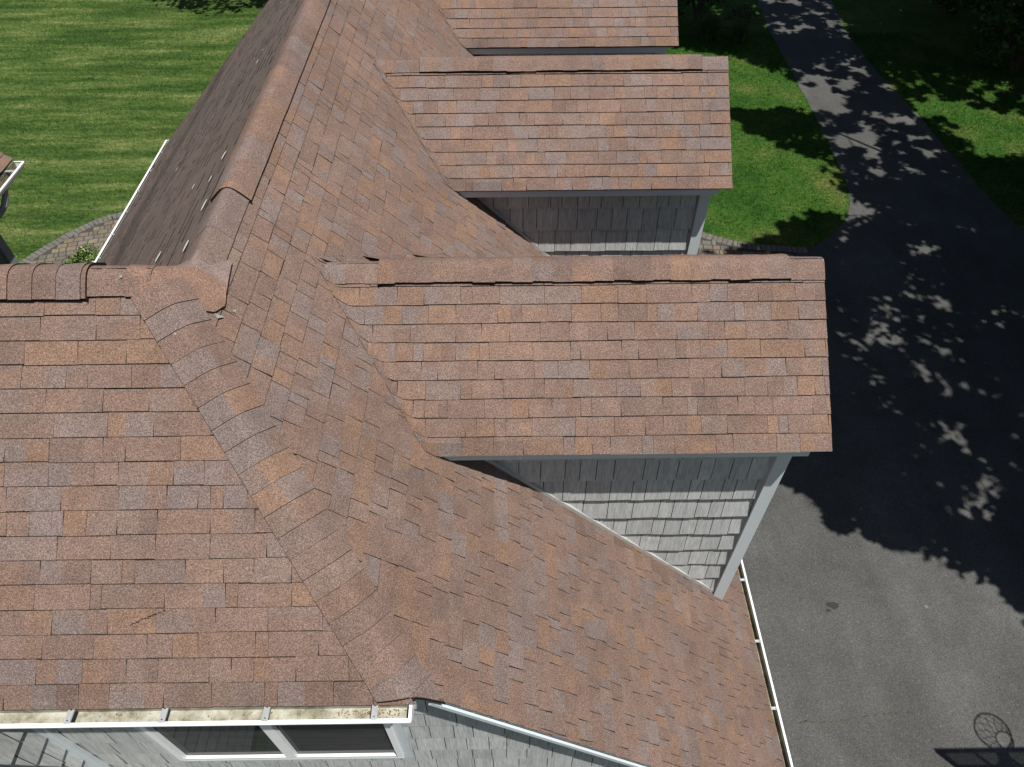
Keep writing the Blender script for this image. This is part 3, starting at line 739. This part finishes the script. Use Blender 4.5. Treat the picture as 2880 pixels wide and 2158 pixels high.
# ------------------------------------------------------------------ ground
mb=MB(); mb.poly([(-150,-150,0),(150,-150,0),(150,150,0),(-150,150,0)]); g=mb.build('lawn',M_GRASS); tag(g,kind='structure')
DL=[(11.9,60),(11.5,32),(11.2,24.4),(10.97,21.8),(10.93,19.2),(10.86,16.3),(10.76,14.1),(10.64,12.5),(10.5,11.79),(10.36,11.4),(10.12,11.0),(9.8,10.6),(9.45,10.25),(9.1,10.0),(8.9,9.9),(8.5,9.68),(8.44,9.0),(8.4,7.0),(4.1,7.0),(4.1,-1.72),(-1.3,-1.72),(-1.3,-14)]  # unseen asphalt south of the house added to darken the window's reflection
DR=[(14.9,-14),(14.6,0),(14.4,8),(14.18,10.47),(13.99,11.7),(13.93,12.9),(13.85,14.5),(13.84,15.67),(13.77,16.4),(13.7,17.1),(13.62,17.9),(13.54,19.4),(13.55,21.7),(13.9,24.4),(14.3,32),(14.7,60)]
def smooth_poly(P,amp=.02,step=.3):
    out=[]
    for i in range(len(P)-1):
        a,b=P[i],P[i+1]; l=math.hypot(b[0]-a[0],b[1]-a[1]); n=max(1,int(l/step))
        for k in range(n):
            t=k/n; w=amp*wob((a[1]+(b[1]-a[1])*t)*2.3+(a[0]+(b[0]-a[0])*t)*1.7)*.6
            out.append((a[0]+(b[0]-a[0])*t+w,a[1]+(b[1]-a[1])*t))
    out.append(P[-1]); return out
L=smooth_poly(DL[:14])+DL[14:]; R=smooth_poly(DR[2:14]); dr=L+[DR[0],DR[1]]+R+DR[14:]
mb=MB(); mb.poly([(x,y,.006) for x,y in dr][::-1] if False else [(x,y,.006) for x,y in dr]); drive=mb.build('driveway',M_ASPH); tag(drive,kind='structure')
DRIVE=dr
# stain, pale spot, mossy crack
def blob(cx,cy,rx,ry,z,n=26,seed=0,rough=.3):
    return [(cx+rx*math.cos(a)*(1+rough*wob(a*1.0,seed)*.5),cy+ry*math.sin(a)*(1+rough*wob(a*1.0+3,seed)*.5),z) for a in [6.283*k/n for k in range(n)]]
M_STAIN,nt_,b_=newmat('oil_stain'); co=coords(nt_)
nt_.links.new(ramp(nt_,noise(nt_,70,3,.75,co),[(.3,(.010,.010,.010)),(.7,(.030,.030,.029))]),b_.inputs['Base Color']); b_.inputs['Roughness'].default_value=.85
mb=MB(); mb.poly(blob(6.83,1.30,.085,.06,.010,30,2.0,.35)); mb.poly(blob(6.74,1.22,.035,.03,.010,20,1.0,.4)); tag(mb.build('oil_stain',M_STAIN),kind='structure')
mb=MB(); mb.poly(blob(8.23,1.26,.03,.024,.010,14,3)); tag(mb.build('paint_spot',plain('pale_spot',(.15,.145,.135),.9,50,.5)),kind='structure')
M_MOSS=plain('crack_moss',(.045,.06,.018),.95,50,.6)
mb=MB(); pts=[(5.83,-.38),(6.01,-.34),(6.2,-.36),(6.39,-.35),(6.6,-.31),(6.78,-.30),(7.05,-.26),(7.3,-.24),(7.54,-.25)]
for i in range(len(pts)-1):
    n=9
    for k in range(n):
        t=k/n; x=pts[i][0]+(pts[i+1][0]-pts[i][0])*t; y=pts[i][1]+(pts[i+1][1]-pts[i][1])*t+rnd.gauss(0,.006)
        if rnd.random()<(.55 if x<7 else .25): rr=rnd.uniform(.003,.011); mb.poly(blob(x,y,rr*1.8,rr,.0105,8,rnd.random()*9),0)
tag(mb.build('crack_moss',M_MOSS),kind='structure')
mb=MB()
for k in range(70):      # stray leaves and twigs lying on the asphalt
    x,y=rnd.uniform(5.2,13.6),rnd.uniform(-1.5,16)
    if not inpoly(x,y,DRIVE): continue
    a=rnd.random()*6.28; l=rnd.uniform(.012,.03); dx,dy=math.cos(a)*l,math.sin(a)*l
    mb.poly([(x-dx,y-dy,.012),(x+dy*.5,y-dx*.5,.016),(x+dx,y+dy,.014),(x-dy*.5,y+dx*.5,.018)],0,rnd.choice([(.07,.13,.03),(.18,.12,.05),(.14,.15,.05)]))
tag(mb.build('fallen_leaves',M_LEAF),'stray fallen leaves scattered over the driveway','leaves',kind='stuff')
# pavers
def pavers(name,region,edge,seed,rot):
    rg=random.Random(seed); mb=MB(); cs,sn=math.cos(rot),math.sin(rot)
    xs=[p[0] for p in region]; ys=[p[1] for p in region]; cx,cy=(min(xs)+max(xs))/2,(min(ys)+max(ys))/2; Rr=max(max(xs)-min(xs),max(ys)-min(ys))*.75
    mb.poly([(x,y,.007) for x,y in region],1)
    inner=region
    pal=[(.135,.110,.075),(.160,.130,.085),(.110,.097,.076),(.145,.105,.078),(.120,.110,.090)]
    def put(q,c,h):
        bz=.010; q3=[(x,y) for x,y in q]
        gx=sum(p[0] for p in q3)/len(q3); gy=sum(p[1] for p in q3)/len(q3)
        top=[(gx+(x-gx)*.93,gy+(y-gy)*.93,h) for x,y in q3]; bot=[(x,y,h-bz) for x,y in q3]
        mb.poly(top,0,c)
        for i in range(len(q3)): mb.poly([bot[i],bot[(i+1)%len(q3)],top[(i+1)%len(q3)],top[i]],0,tuple(a*.8 for a in c))
    v=-Rr; row=0
    while v<Rr:
        hgt=rg.choice((.13,.165,.165)); u=-Rr-rg.random()*.2
        while u<Rr:
            w=rg.choice((.10,.155,.165,.22,.23)); g_=.008
            q=[(u+g_,v+g_),(u+w-g_,v+g_),(u+w-g_,v+hgt-g_),(u+g_,v+hgt-g_)]
            q=[(cx+a*cs-b*sn+.006*math.sin(b*9),cy+a*sn+b*cs) for a,b in q]
            mx,my=sum(p[0] for p in q)/4,sum(p[1] for p in q)/4
            dmin=min(segd(mx,my,edge[i],edge[i+1]) for i in range(len(edge)-1)) if edge else 9
            if inpoly(mx,my,region) and dmin>.27: 
                k=rg.uniform(.85,1.12); c=rg.choice(pal); put(q,tuple(a*k for a in c),.020+rg.uniform(-.002,.002))
            u+=w
        v+=hgt; row+=1
    if edge:
        s=0
        for i in range(len(edge)-1):
            a,b=Vector(edge[i]+(0,)),Vector(edge[i+1]+(0,)); l=(b-a).length; t=(b-a)/l; n=Vector((t.y,-t.x,0)); n=n if n.y<0 else -n
            k=int(round(l/.115)); w=l/k
            for j in range(k):
                p=a+t*(j*w+.005); q=a+t*((j+1)*w-.005)
                g_=rg.uniform(.85,1.1); put([(p.x,p.y),(p.x+n.x*.225,p.y+n.y*.225),(q.x+n.x*.225,q.y+n.y*.225),(q.x,q.y)],(.115*g_,.106*g_,.092*g_),.022)
    return tag(mb.build(name,[M_PAVE,M_SAND]),kind='structure')
def segd(x,y,a,b):
    dx,dy=b[0]-a[0],b[1]-a[1]; t=max(0,min(1,((x-a[0])*dx+(y-a[1])*dy)/(dx*dx+dy*dy))); return math.hypot(x-a[0]-t*dx,y-a[1]-t*dy)
eL=[(-9.35,9.25),(-8.99,9.95),(-8.76,10.33),(-8.43,10.82),(-8.04,11.25),(-7.67,11.52),(-7.3,11.66),(-6.7,11.7),(-6.0,11.5)]
pavers('patio',eL+[(-4.6,11.0),(-4.6,8.3),(-8.0,8.3)],eL,3,.25)
eR=[(5.2,11.2),(5.9,10.92),(6.51,10.63),(6.84,10.43),(7.26,10.22),(7.55,10.13),(7.85,10.07),(8.2,10.02),(8.54,9.98),(8.89,9.95)]
pavers('walkway',[(4.2,11.4)]+eR+[(8.48,9.62),(8.4,7.1),(4.2,7.1)],eR,4,-.10)
PATIOS=[eL+[(-4.6,11.0),(-4.6,8.3),(-8.0,8.3)],[(4.2,11.4)]+eR+[(8.48,9.62),(8.4,7.1),(4.2,7.1)]]

# ------------------------------------------------------------------ fast numpy meshes for leaves and blades
def quads_mesh(name,V,F,C,mat,parent=None,loc=(0,0,0)):
    """V (n,3), F (m,k) int, C (m,3) colour per face"""
    k=F.shape[1]; me=bpy.data.meshes.new(name); me.vertices.add(len(V)); me.vertices.foreach_set('co',V.astype(np.float32).ravel())
    me.loops.add(F.size); me.loops.foreach_set('vertex_index',F.astype(np.int32).ravel())
    me.polygons.add(len(F)); me.polygons.foreach_set('loop_start',np.arange(0,F.size,k,dtype=np.int32)); me.update(calc_edges=True)
    at=me.color_attributes.new('Col','FLOAT_COLOR','CORNER'); cc=np.ones((len(F),k,4),np.float32); cc[:,:,:3]=C[:,None,:]; at.data.foreach_set('color',cc.ravel())
    me.materials.append(mat); me.validate(); o=bpy.data.objects.new(name,me); COL.objects.link(o); o.location=loc
    if parent: o.parent=parent
    return o
def leaf_cloud(cent,rad,per,size,cols,flat=.5):
    cent=np.repeat(np.array(cent,float),per,0); n=len(cent); rad=np.repeat(np.array(rad,float),per)
    dr_=nrg.normal(size=(n,3)); dr_/=np.linalg.norm(dr_,axis=1)[:,None]; rr=nrg.random(n)**.5
    p=cent+dr_*(rad*rr)[:,None]*np.array([1,1,.7])
    a=nrg.normal(size=(n,3)); a[:,2]*=flat; a/=np.linalg.norm(a,axis=1)[:,None]
    b=nrg.normal(size=(n,3)); b[:,2]*=flat; b-=a*(a*b).sum(1)[:,None]; b/=np.linalg.norm(b,axis=1)[:,None]
    s=size*nrg.uniform(.6,1.35,n)
    a*=s[:,None]; b*=(s*.55)[:,None]
    V=np.stack([p-a,p-a*.1+b,p+a,p-a*.1-b],1).reshape(-1,3); F=np.arange(4*n).reshape(-1,4)
    cols=np.array(cols); C=cols[nrg.integers(0,len(cols),n)]*nrg.uniform(.7,1.3,n)[:,None]
    return V,F,C
GREENS=[(.045,.085,.018),(.06,.11,.022),(.035,.07,.02),(.08,.12,.03)]

# where the tall trees let the sun through (ground polygons, metres)
LIT=[[(2,-20),(2,6),(6.2,6),(6.62,4.1),(6.62,3.6),(7.0,3.3),(7.25,2.5),(7.95,2.75),(8.0,2.15),(8.5,1.9),(9.1,1.7),(9.75,1.65),(9.55,1.0),(9.8,.4),(10.6,-1.2),(11.5,-3),(13,-20)],
     [(4,10.3),(6.5,10.5),(7.8,10.0),(8.6,10.85),(9.3,11.2),(10.1,11.25),(10.5,11.05),(10.9,11.5),(10.45,11.9),(10.1,13.3),(9.6,14.2),(9.0,15.1),(8.5,16.3),(9.9,16.6),(10.8,16.3),(11.8,16.2),(12.1,17.3),(10.9,17.5),(10.5,18.6),(9.5,19.6),(8.6,20.0),(7.0,20.6),(4,20.6)],
     [(13.85,16.4),(14.38,16.05),(14.78,15.5),(14.9,14.8),(14.6,14.1),(15.17,13.7),(15.97,14.1),(17.3,14.6),(17.2,15.6),(16.4,15.9),(15.4,16.1),(14.6,16.7),(13.9,16.7)]]
def density(x,y):
    for P in LIT:
        if inpoly(x,y,P): return 0
    dd=1.0
    if 10.7<x<14 and 17.2<y<19.6: dd=.55
    elif 10.7<x<14 and 12.8<y<16.2: dd=.59
    elif 13.5<x<18 and 15.3<y<18.6: dd=.55
    elif 10.8<x<14 and 21.3<y<25: dd=.58
    elif 8.5<x<11.5 and 2.6<y<8.2: dd=.60 if (x*1.7+y*2.3)%2.2<1.2 else .45
    elif 8.5<x<13 and 7.5<y<11: dd=.8
    elif 8.5<x<11 and 12<y<16.5: dd=.75
    return dd
TR=[((16.6,1.8),'tall broadleaf tree shading the near part of the driveway'),((17.4,8.6),'tall broadleaf tree shading the middle of the driveway'),((19.8,11.3),'tall broadleaf tree behind the sunlit patch of far lawn'),
    ((20.2,21.0),'tall broadleaf tree at the far dark corner of the yard'),((9.6,27.5),'tall broadleaf tree beyond the ornamental grass'),((16.5,28.5),'tall broadleaf tree where the driveway leaves the yard')]
cl=[[] for _ in TR]
tries=0; xy=[]
while len(xy)<4100 and tries<120000:
    tries+=1; gx=rnd.uniform(6.4,20); gy=rnd.uniform(.2,27)
    if gx<7.2 and gy>9.5 and gy<20: continue
    if rnd.random()>density(gx,gy): continue
    rad=rnd.uniform(.32,.62)
    if density(gx,gy)<.6: rad*=.5
    # keep clump fully inside the shaded area
    if any(density(gx+math.cos(a)*rad*.75,gy+math.sin(a)*rad*.75)==0 for a in (0,1.05,2.1,3.14,4.2,5.2)) :
        if rnd.random()<.9: continue
        rad*=.4
    h=rnd.uniform(8.0,12.5) if gy>2.5 else rnd.uniform(6.0,9)
    xy.append((gx,gy)); p=(gx-SUN.x*h,gy-SUN.y*h,h)
    k=min(range(len(TR)),key=lambda i:(TR[i][0][0]-p[0])**2+(TR[i][0][1]-p[1])**2); cl[k].append((p,rad))
for k in range(1000):      # extra woodland beyond the driveway, added to block low sky light
    p=(rnd.uniform(20.5,30),rnd.uniform(-8,32),rnd.uniform(1.0,13)); kk=min(range(len(TR)),key=lambda i:(TR[i][0][0]-p[0])**2+(TR[i][0][1]-p[1])**2); cl[kk].append((p,rnd.uniform(.6,1.1)))
for k in range(70):      # the isolated lobe that reaches over the sunlit asphalt
    a=rnd.random()*6.283; q=rnd.random()**.5; gx=7.45+q*.62*math.cos(a)+.05; gy=3.62+q*.42*math.sin(a)
    if gx<6.9 and gy>3.75: continue
    h=rnd.uniform(6.5,7.2); cl[0].append(((gx-SUN.x*h,gy-SUN.y*h,h),rnd.uniform(.07,.15)))
for k in range(14):
    a=rnd.random()*6.283; gx=6.78+.13*math.cos(a)*rnd.random(); gy=3.62+.12*math.sin(a)*rnd.random(); h=6.8
    cl[0].append(((gx-SUN.x*h,gy-SUN.y*h,h),rnd.uniform(.05,.10)))
for gx0,gy0,rx,ry,n in ((7.35,2.78,.10,.10,10),(8.0,2.62,.22,.16,16),(8.15,2.45,.14,.12,9),(9.0,10.6,.55,.35,30),(8.1,10.12,.3,.1,12),(9.6,10.9,.4,.3,20),(8.95,16.1,.5,.35,20),(9.3,15.3,.5,.4,22),(9.7,1.55,.15,.3,10)):
    for k in range(n):
        a=rnd.random()*6.283; q=rnd.random()**.5; h=rnd.uniform(6.5,7.5) if gy0<5 else rnd.uniform(8,10.5); gx=gx0+q*rx*math.cos(a); gy=gy0+q*ry*math.sin(a)
        p=(gx-SUN.x*h,gy-SUN.y*h,h); kk=min(range(len(TR)),key=lambda i:(TR[i][0][0]-p[0])**2+(TR[i][0][1]-p[1])**2); cl[kk].append((p,rnd.uniform(.07,.16) if gy0<5 else rnd.uniform(.12,.28)))
def tree(name,label,base,clumps,per=36,size=.10,trunk_r=.28,hub_h=5.2,extra=None,group='tall trees round the driveway',cols=GREENS):
    t=thing(name,label,'tree',(base[0],base[1],0),group)
    loc=[(p[0]-base[0],p[1]-base[1],p[2]) for p,_ in clumps]
    mb=MB(); mb.tube([(0,0,-.1),(.04,.02,1.2),(.0,.05,3),(-.1,.03,hub_h)],[trunk_r*1.3,trunk_r,trunk_r*.85,trunk_r*.62],10)
    hubs=[]; rg=random.Random(len(clumps))
    idx=list(range(len(loc))); rg.shuffle(idx)
    for i in idx[:max(5,min(12,len(loc)//40))]:
        q=Vector(loc[i]); s=Vector((-.1,.03,hub_h-rg.random()*1.2))
        if any(density(base[0]+w_.x+SUN.x*w_.z,base[1]+w_.y+SUN.y*w_.z)==0 for w_ in (s.lerp(q,.3),s.lerp(q,.55),s.lerp(q,.8))): continue
        mid=s.lerp(q,.5)+Vector((rg.uniform(-.3,.3),rg.uniform(-.3,.3),.3))
        mb.tube([s,mid,q],[trunk_r*.4,trunk_r*.22,trunk_r*.07],6); hubs+= [mid,q]
    if hubs:
        for i in idx[:90]:
            q=Vector(loc[i]); s=min(hubs,key=lambda h:(h-q).length); qm=s.lerp(q,.5)
            if any(density(base[0]+w_.x+SUN.x*w_.z,base[1]+w_.y+SUN.y*w_.z)==0 for w_ in (qm,s.lerp(q,.2),s.lerp(q,.75))): continue
            mb.tube([s,s.lerp(q,.5)+Vector((0,0,.12)),q],[.035,.022,.008],5)
    if extra:
        e=[Vector((x-base[0],y-base[1],z)) for x,y,z in extra]; mb.tube(e,[.10]+[.045]*(len(e)-2)+[.03],6)
    mb.build('trunk',M_BARK,t)
    V,F,C=leaf_cloud(loc,[r_ for _,r_ in clumps],per,size,cols)
    quads_mesh('crown',V,F,C,M_LEAF,t); return t
for k,(b,lab) in enumerate(TR):
    ex=None
    if k==0:
        H=6.6; ex=[(b[0],b[1],5.2)]+[(x-SUN.x*H,y-SUN.y*H,H) for x,y in ((11.6,4.5),(11.17,4.26),(10.35,3.85),(9.76,3.64),(8.8,3.39),(8.31,3.37),(7.7,3.5))]
    if cl[k]: tree('tree',lab,b,cl[k],per=44,size=.14,extra=ex)
# tree behind the rear lawn, only its shadow reaches the picture
cs_=[]
for k in range(240):
    gx=rnd.uniform(-11,-2); gy=rnd.uniform(24.0+.35*max(0,-8.5-gx)-.15*(gx+8)*(gx>-8)*0,29); h=rnd.uniform(5.2,9); cs_.append(((gx-SUN.x*h,gy-SUN.y*h,h),rnd.uniform(.4,.8)))
tree('tree','tall broadleaf tree beyond the rear lawn',(-5,27.5),cs_,per=34,size=.14)

# ------------------------------------------------------------------ visible planting
def bush(name,label,cat,base,R,H,n,size,cols,per=26,group=None,flowers=None,stems=5):
    t=thing(name,label,cat,(base[0],base[1],0),group); cl_=[]
    for k in range(n):
        a=rnd.random()*6.283; q=rnd.random()**.5; z=rnd.random(); rr=R*q*(1-.45*z*z)
        cl_.append(((rr*math.cos(a),rr*math.sin(a),H*(.12+.88*z)),R*rnd.uniform(.16,.3)))
    mb=MB()
    for k in range(stems):
        p=Vector(rnd.choice(cl_)[0]); mb.tube([(rnd.uniform(-.05,.05),rnd.uniform(-.05,.05),-.02),p*.5+Vector((0,0,.1)),p],[.03*H,.018*H,.006*H],5)
    mb.build('trunk',M_BARK,t)
    V,F,C=leaf_cloud([c for c,_ in cl_],[r_ for _,r_ in cl_],per,size,cols,flat=.7); quads_mesh('crown',V,F,C,M_LEAF,t)
    if flowers:
        V,F,C=leaf_cloud([c for c,_ in cl_ if c[2]>H*.55],[r_ for c,r_ in cl_ if c[2]>H*.55],2,size*.9,flowers); quads_mesh('flowers',V,F,C,M_LEAF,t)['kind']='stuff'
    return t
bush('shrub','small bright green shrub with pale pink blossoms beside the paved patio','shrub',(-7.08,9.12),.50,.72,85,.035,[(.08,.13,.028),(.055,.10,.02),(.12,.17,.04)],per=40,flowers=[(.55,.36,.32),(.6,.5,.42)])
bush('shrub','dark leafy shrub with a pale stem behind the ornamental grass','shrub',(8.7,22.6),1.0,2.9,70,.07,GREENS,per=34)
bush('shrub','low dark shrub at the edge of the driveway past the ornamental grass','shrub',(10.0,22.2),.6,.6,30,.05,GREENS,per=30)
bush('shrub','dark shrub hidden behind the farthest dormer','shrub',(7.0,22.0),1.1,2.2,60,.08,GREENS,per=30)
for k,(x,y,R_,H_,lab) in enumerate([(17.8,18.6,1.3,2.8,'dark bushy undergrowth tree nearest the sunlit far lawn'),(18.9,21.5,1.6,3.6,'dark bushy undergrowth tree in the far corner'),(17.9,23.6,1.4,2.6,'low dark bush at the far edge beside the driveway')]):
    bush('undergrowth_bush',lab,'bush',(x,y),R_,H_,90,.10,GREENS,per=34,group='undergrowth in the far corner')
def grass_clump(label,base,n,Hh,group):
    t=thing('ornamental_grass',label,'plant',(base[0],base[1],0),group)
    V=[];F=[];C=[]
    for k in range(n):
        a=rnd.random()*6.283; l=Hh*rnd.uniform(.6,1.1); lean=rnd.uniform(.15,.9); w=.012; px,py=rnd.gauss(0,.09),rnd.gauss(0,.09)
        dx,dy=math.cos(a),math.sin(a); prev=None
        c=rnd.choice([(.05,.10,.03),(.08,.13,.04),(.035,.075,.025)])
        for j in range(5):
            t_=j/4; rr=lean*l*t_*t_; zz=l*(t_-.45*lean*t_*t_*t_); ww=w*(1-t_*.9)
            A_=(px+dx*rr-dy*ww,py+dy*rr+dx*ww,zz); B_=(px+dx*rr+dy*ww,py+dy*rr-dx*ww,zz)
            V+= [A_,B_]
            if j: i=len(V); F.append((i-4,i-3,i-1,i-2)); C.append(c)
    quads_mesh('blades',np.array(V),np.array(F),np.array(C),M_LEAF,t)
grass_clump('clump of tall ornamental grass at the lawn edge, fullest of the two',(8.75,21.1),520,1.15,'ornamental grasses at the lawn edge')
grass_clump('thinner clump of ornamental grass nearest the driveway',(9.7,21.0),260,.9,'ornamental grasses at the lawn edge')

# ------------------------------------------------------------------ lawn blades
def blades(n,x0,x1,y0,y1,avoid,hgt=.045):
    x=nrg.uniform(x0,x1,n); y=nrg.uniform(y0,y1,n)
    keep=np.array([not any(inpoly(a,b,P) for P in avoid) for a,b in zip(x,y)]); x=x[keep]; y=y[keep]; n=len(x)
    a=nrg.uniform(0,6.283,n); h=hgt*nrg.uniform(.6,1.5,n); w=.006*nrg.uniform(.7,1.5,n); ln=nrg.uniform(.1,.9,n)*h; b=nrg.uniform(0,6.283,n)
    P=np.stack([np.stack([x-np.cos(a)*w,y-np.sin(a)*w,0*x],1),np.stack([x+np.cos(a)*w,y+np.sin(a)*w,0*x],1),np.stack([x+np.cos(b)*ln,y+np.sin(b)*ln,h],1)],1).reshape(-1,3)
    return P,np.arange(3*n).reshape(-1,3),np.ones((n,3))*nrg.uniform(.7,1.7,n)[:,None]*np.array([1.0,1.0,.9])
V1,F1,C1=blades(150000,-17,-4.5,9,25,PATIOS,.05)
V2,F2,C2=blades(120000,4.8,18.5,9.8,21.5,[DRIVE]+PATIOS,.05)
g=quads_mesh('lawn_grass',np.concatenate([V1,V2]),np.concatenate([F1,F2+len(V1)]),np.concatenate([C1,C2]),M_BLADE)
tag(g,'short mown grass of the lawns','grass',kind='stuff')

# ------------------------------------------------------------------ basketball hoop (stands just outside the picture, its shadow falls inside)
H0=3.05; rc=Vector((8.43-SUN.x*H0,-.50-SUN.y*H0,H0))
hp=thing('basketball_hoop','basketball hoop on a pole casting its shadow on the driveway','hoop',(rc.x+.03,rc.y-1.35,0))
def L3(x,y,z): return (x-hp.location.x,y-hp.location.y,z)
mb=MB(); R_=.229; mb.tube([L3(rc.x+R_*math.cos(a),rc.y+R_*math.sin(a),H0) for a in [6.283*k/32 for k in range(33)]],.011,6)
mb.box(L3(rc.x-.08,rc.y-R_-.17,H0-.05),L3(rc.x+.08,rc.y-R_+.01,H0-.01)); mb.build('rim',plain('rim_paint',(.5,.1,.03),.5),hp)
mb=MB(); n=12
for s in (1,-1):
    for k in range(n):
        pts=[]
        for j in range(5):
            t_=j/4; rr=R_*(1-.52*t_); a=6.283*(k+s*t_*1.6)/n; pts.append(L3(rc.x+rr*math.cos(a),rc.y+rr*math.sin(a),H0-.42*t_))
        mb.tube(pts,.0045,4)
mb.tube([L3(rc.x+R_*.48*math.cos(a),rc.y+R_*.48*math.sin(a),H0-.42) for a in [6.283*k/20 for k in range(21)]],.009,5)
mb.build('net',plain('net_cord',(.6,.6,.58),.8),hp)
by=rc.y-R_-.17; bx0,bx1=rc.x-.70,rc.x+.70; bz0,bz1=2.90,3.72
mb=MB(); fw=.055
for a,b,c,d_ in ((bx0,bx1,bz0,bz0+fw),(bx0,bx1,bz1-fw,bz1),(bx0,bx0+fw,bz0+fw,bz1-fw),(bx1-fw,bx1,bz0+fw,bz1-fw)): mb.box(L3(a,by-.03,c),L3(b,by+.02,d_))
for x in (rc.x-.20,rc.x+.17): mb.box(L3(x,by-.06,bz0+fw),L3(x+.035,by-.031,bz1-fw))
mb.build('backboard_frame',plain('black_steel',(.03,.03,.03),.5),hp)
mb=MB(); mb.box(L3(bx0+fw,by-.008,bz0+fw),L3(bx1-fw,by+.006,bz1-fw)); 
M_ACR,nt_,b_=newmat('smoked_acrylic'); b_.inputs['Base Color'].default_value=(.25,.26,.27,1); b_.inputs['Roughness'].default_value=.1; b_.inputs['Alpha'].default_value=.62
mb.build('backboard_panel',M_ACR,hp)
mb=MB(); mb.tube([(0,0,0),(0,0,2.3),(0,.15,2.9)],.06,10); mb.box((-.05,.0,2.85),(.05,1.35-R_-.17-.07,3.0)); mb.box((-.05,.0,3.35),(.05,1.35-R_-.17-.07,3.42)); mb.box((-.4,-.4,-.01),(.4,.4,.12)); mb.build('pole',plain('pole_steel',(.03,.03,.03),.5),hp)
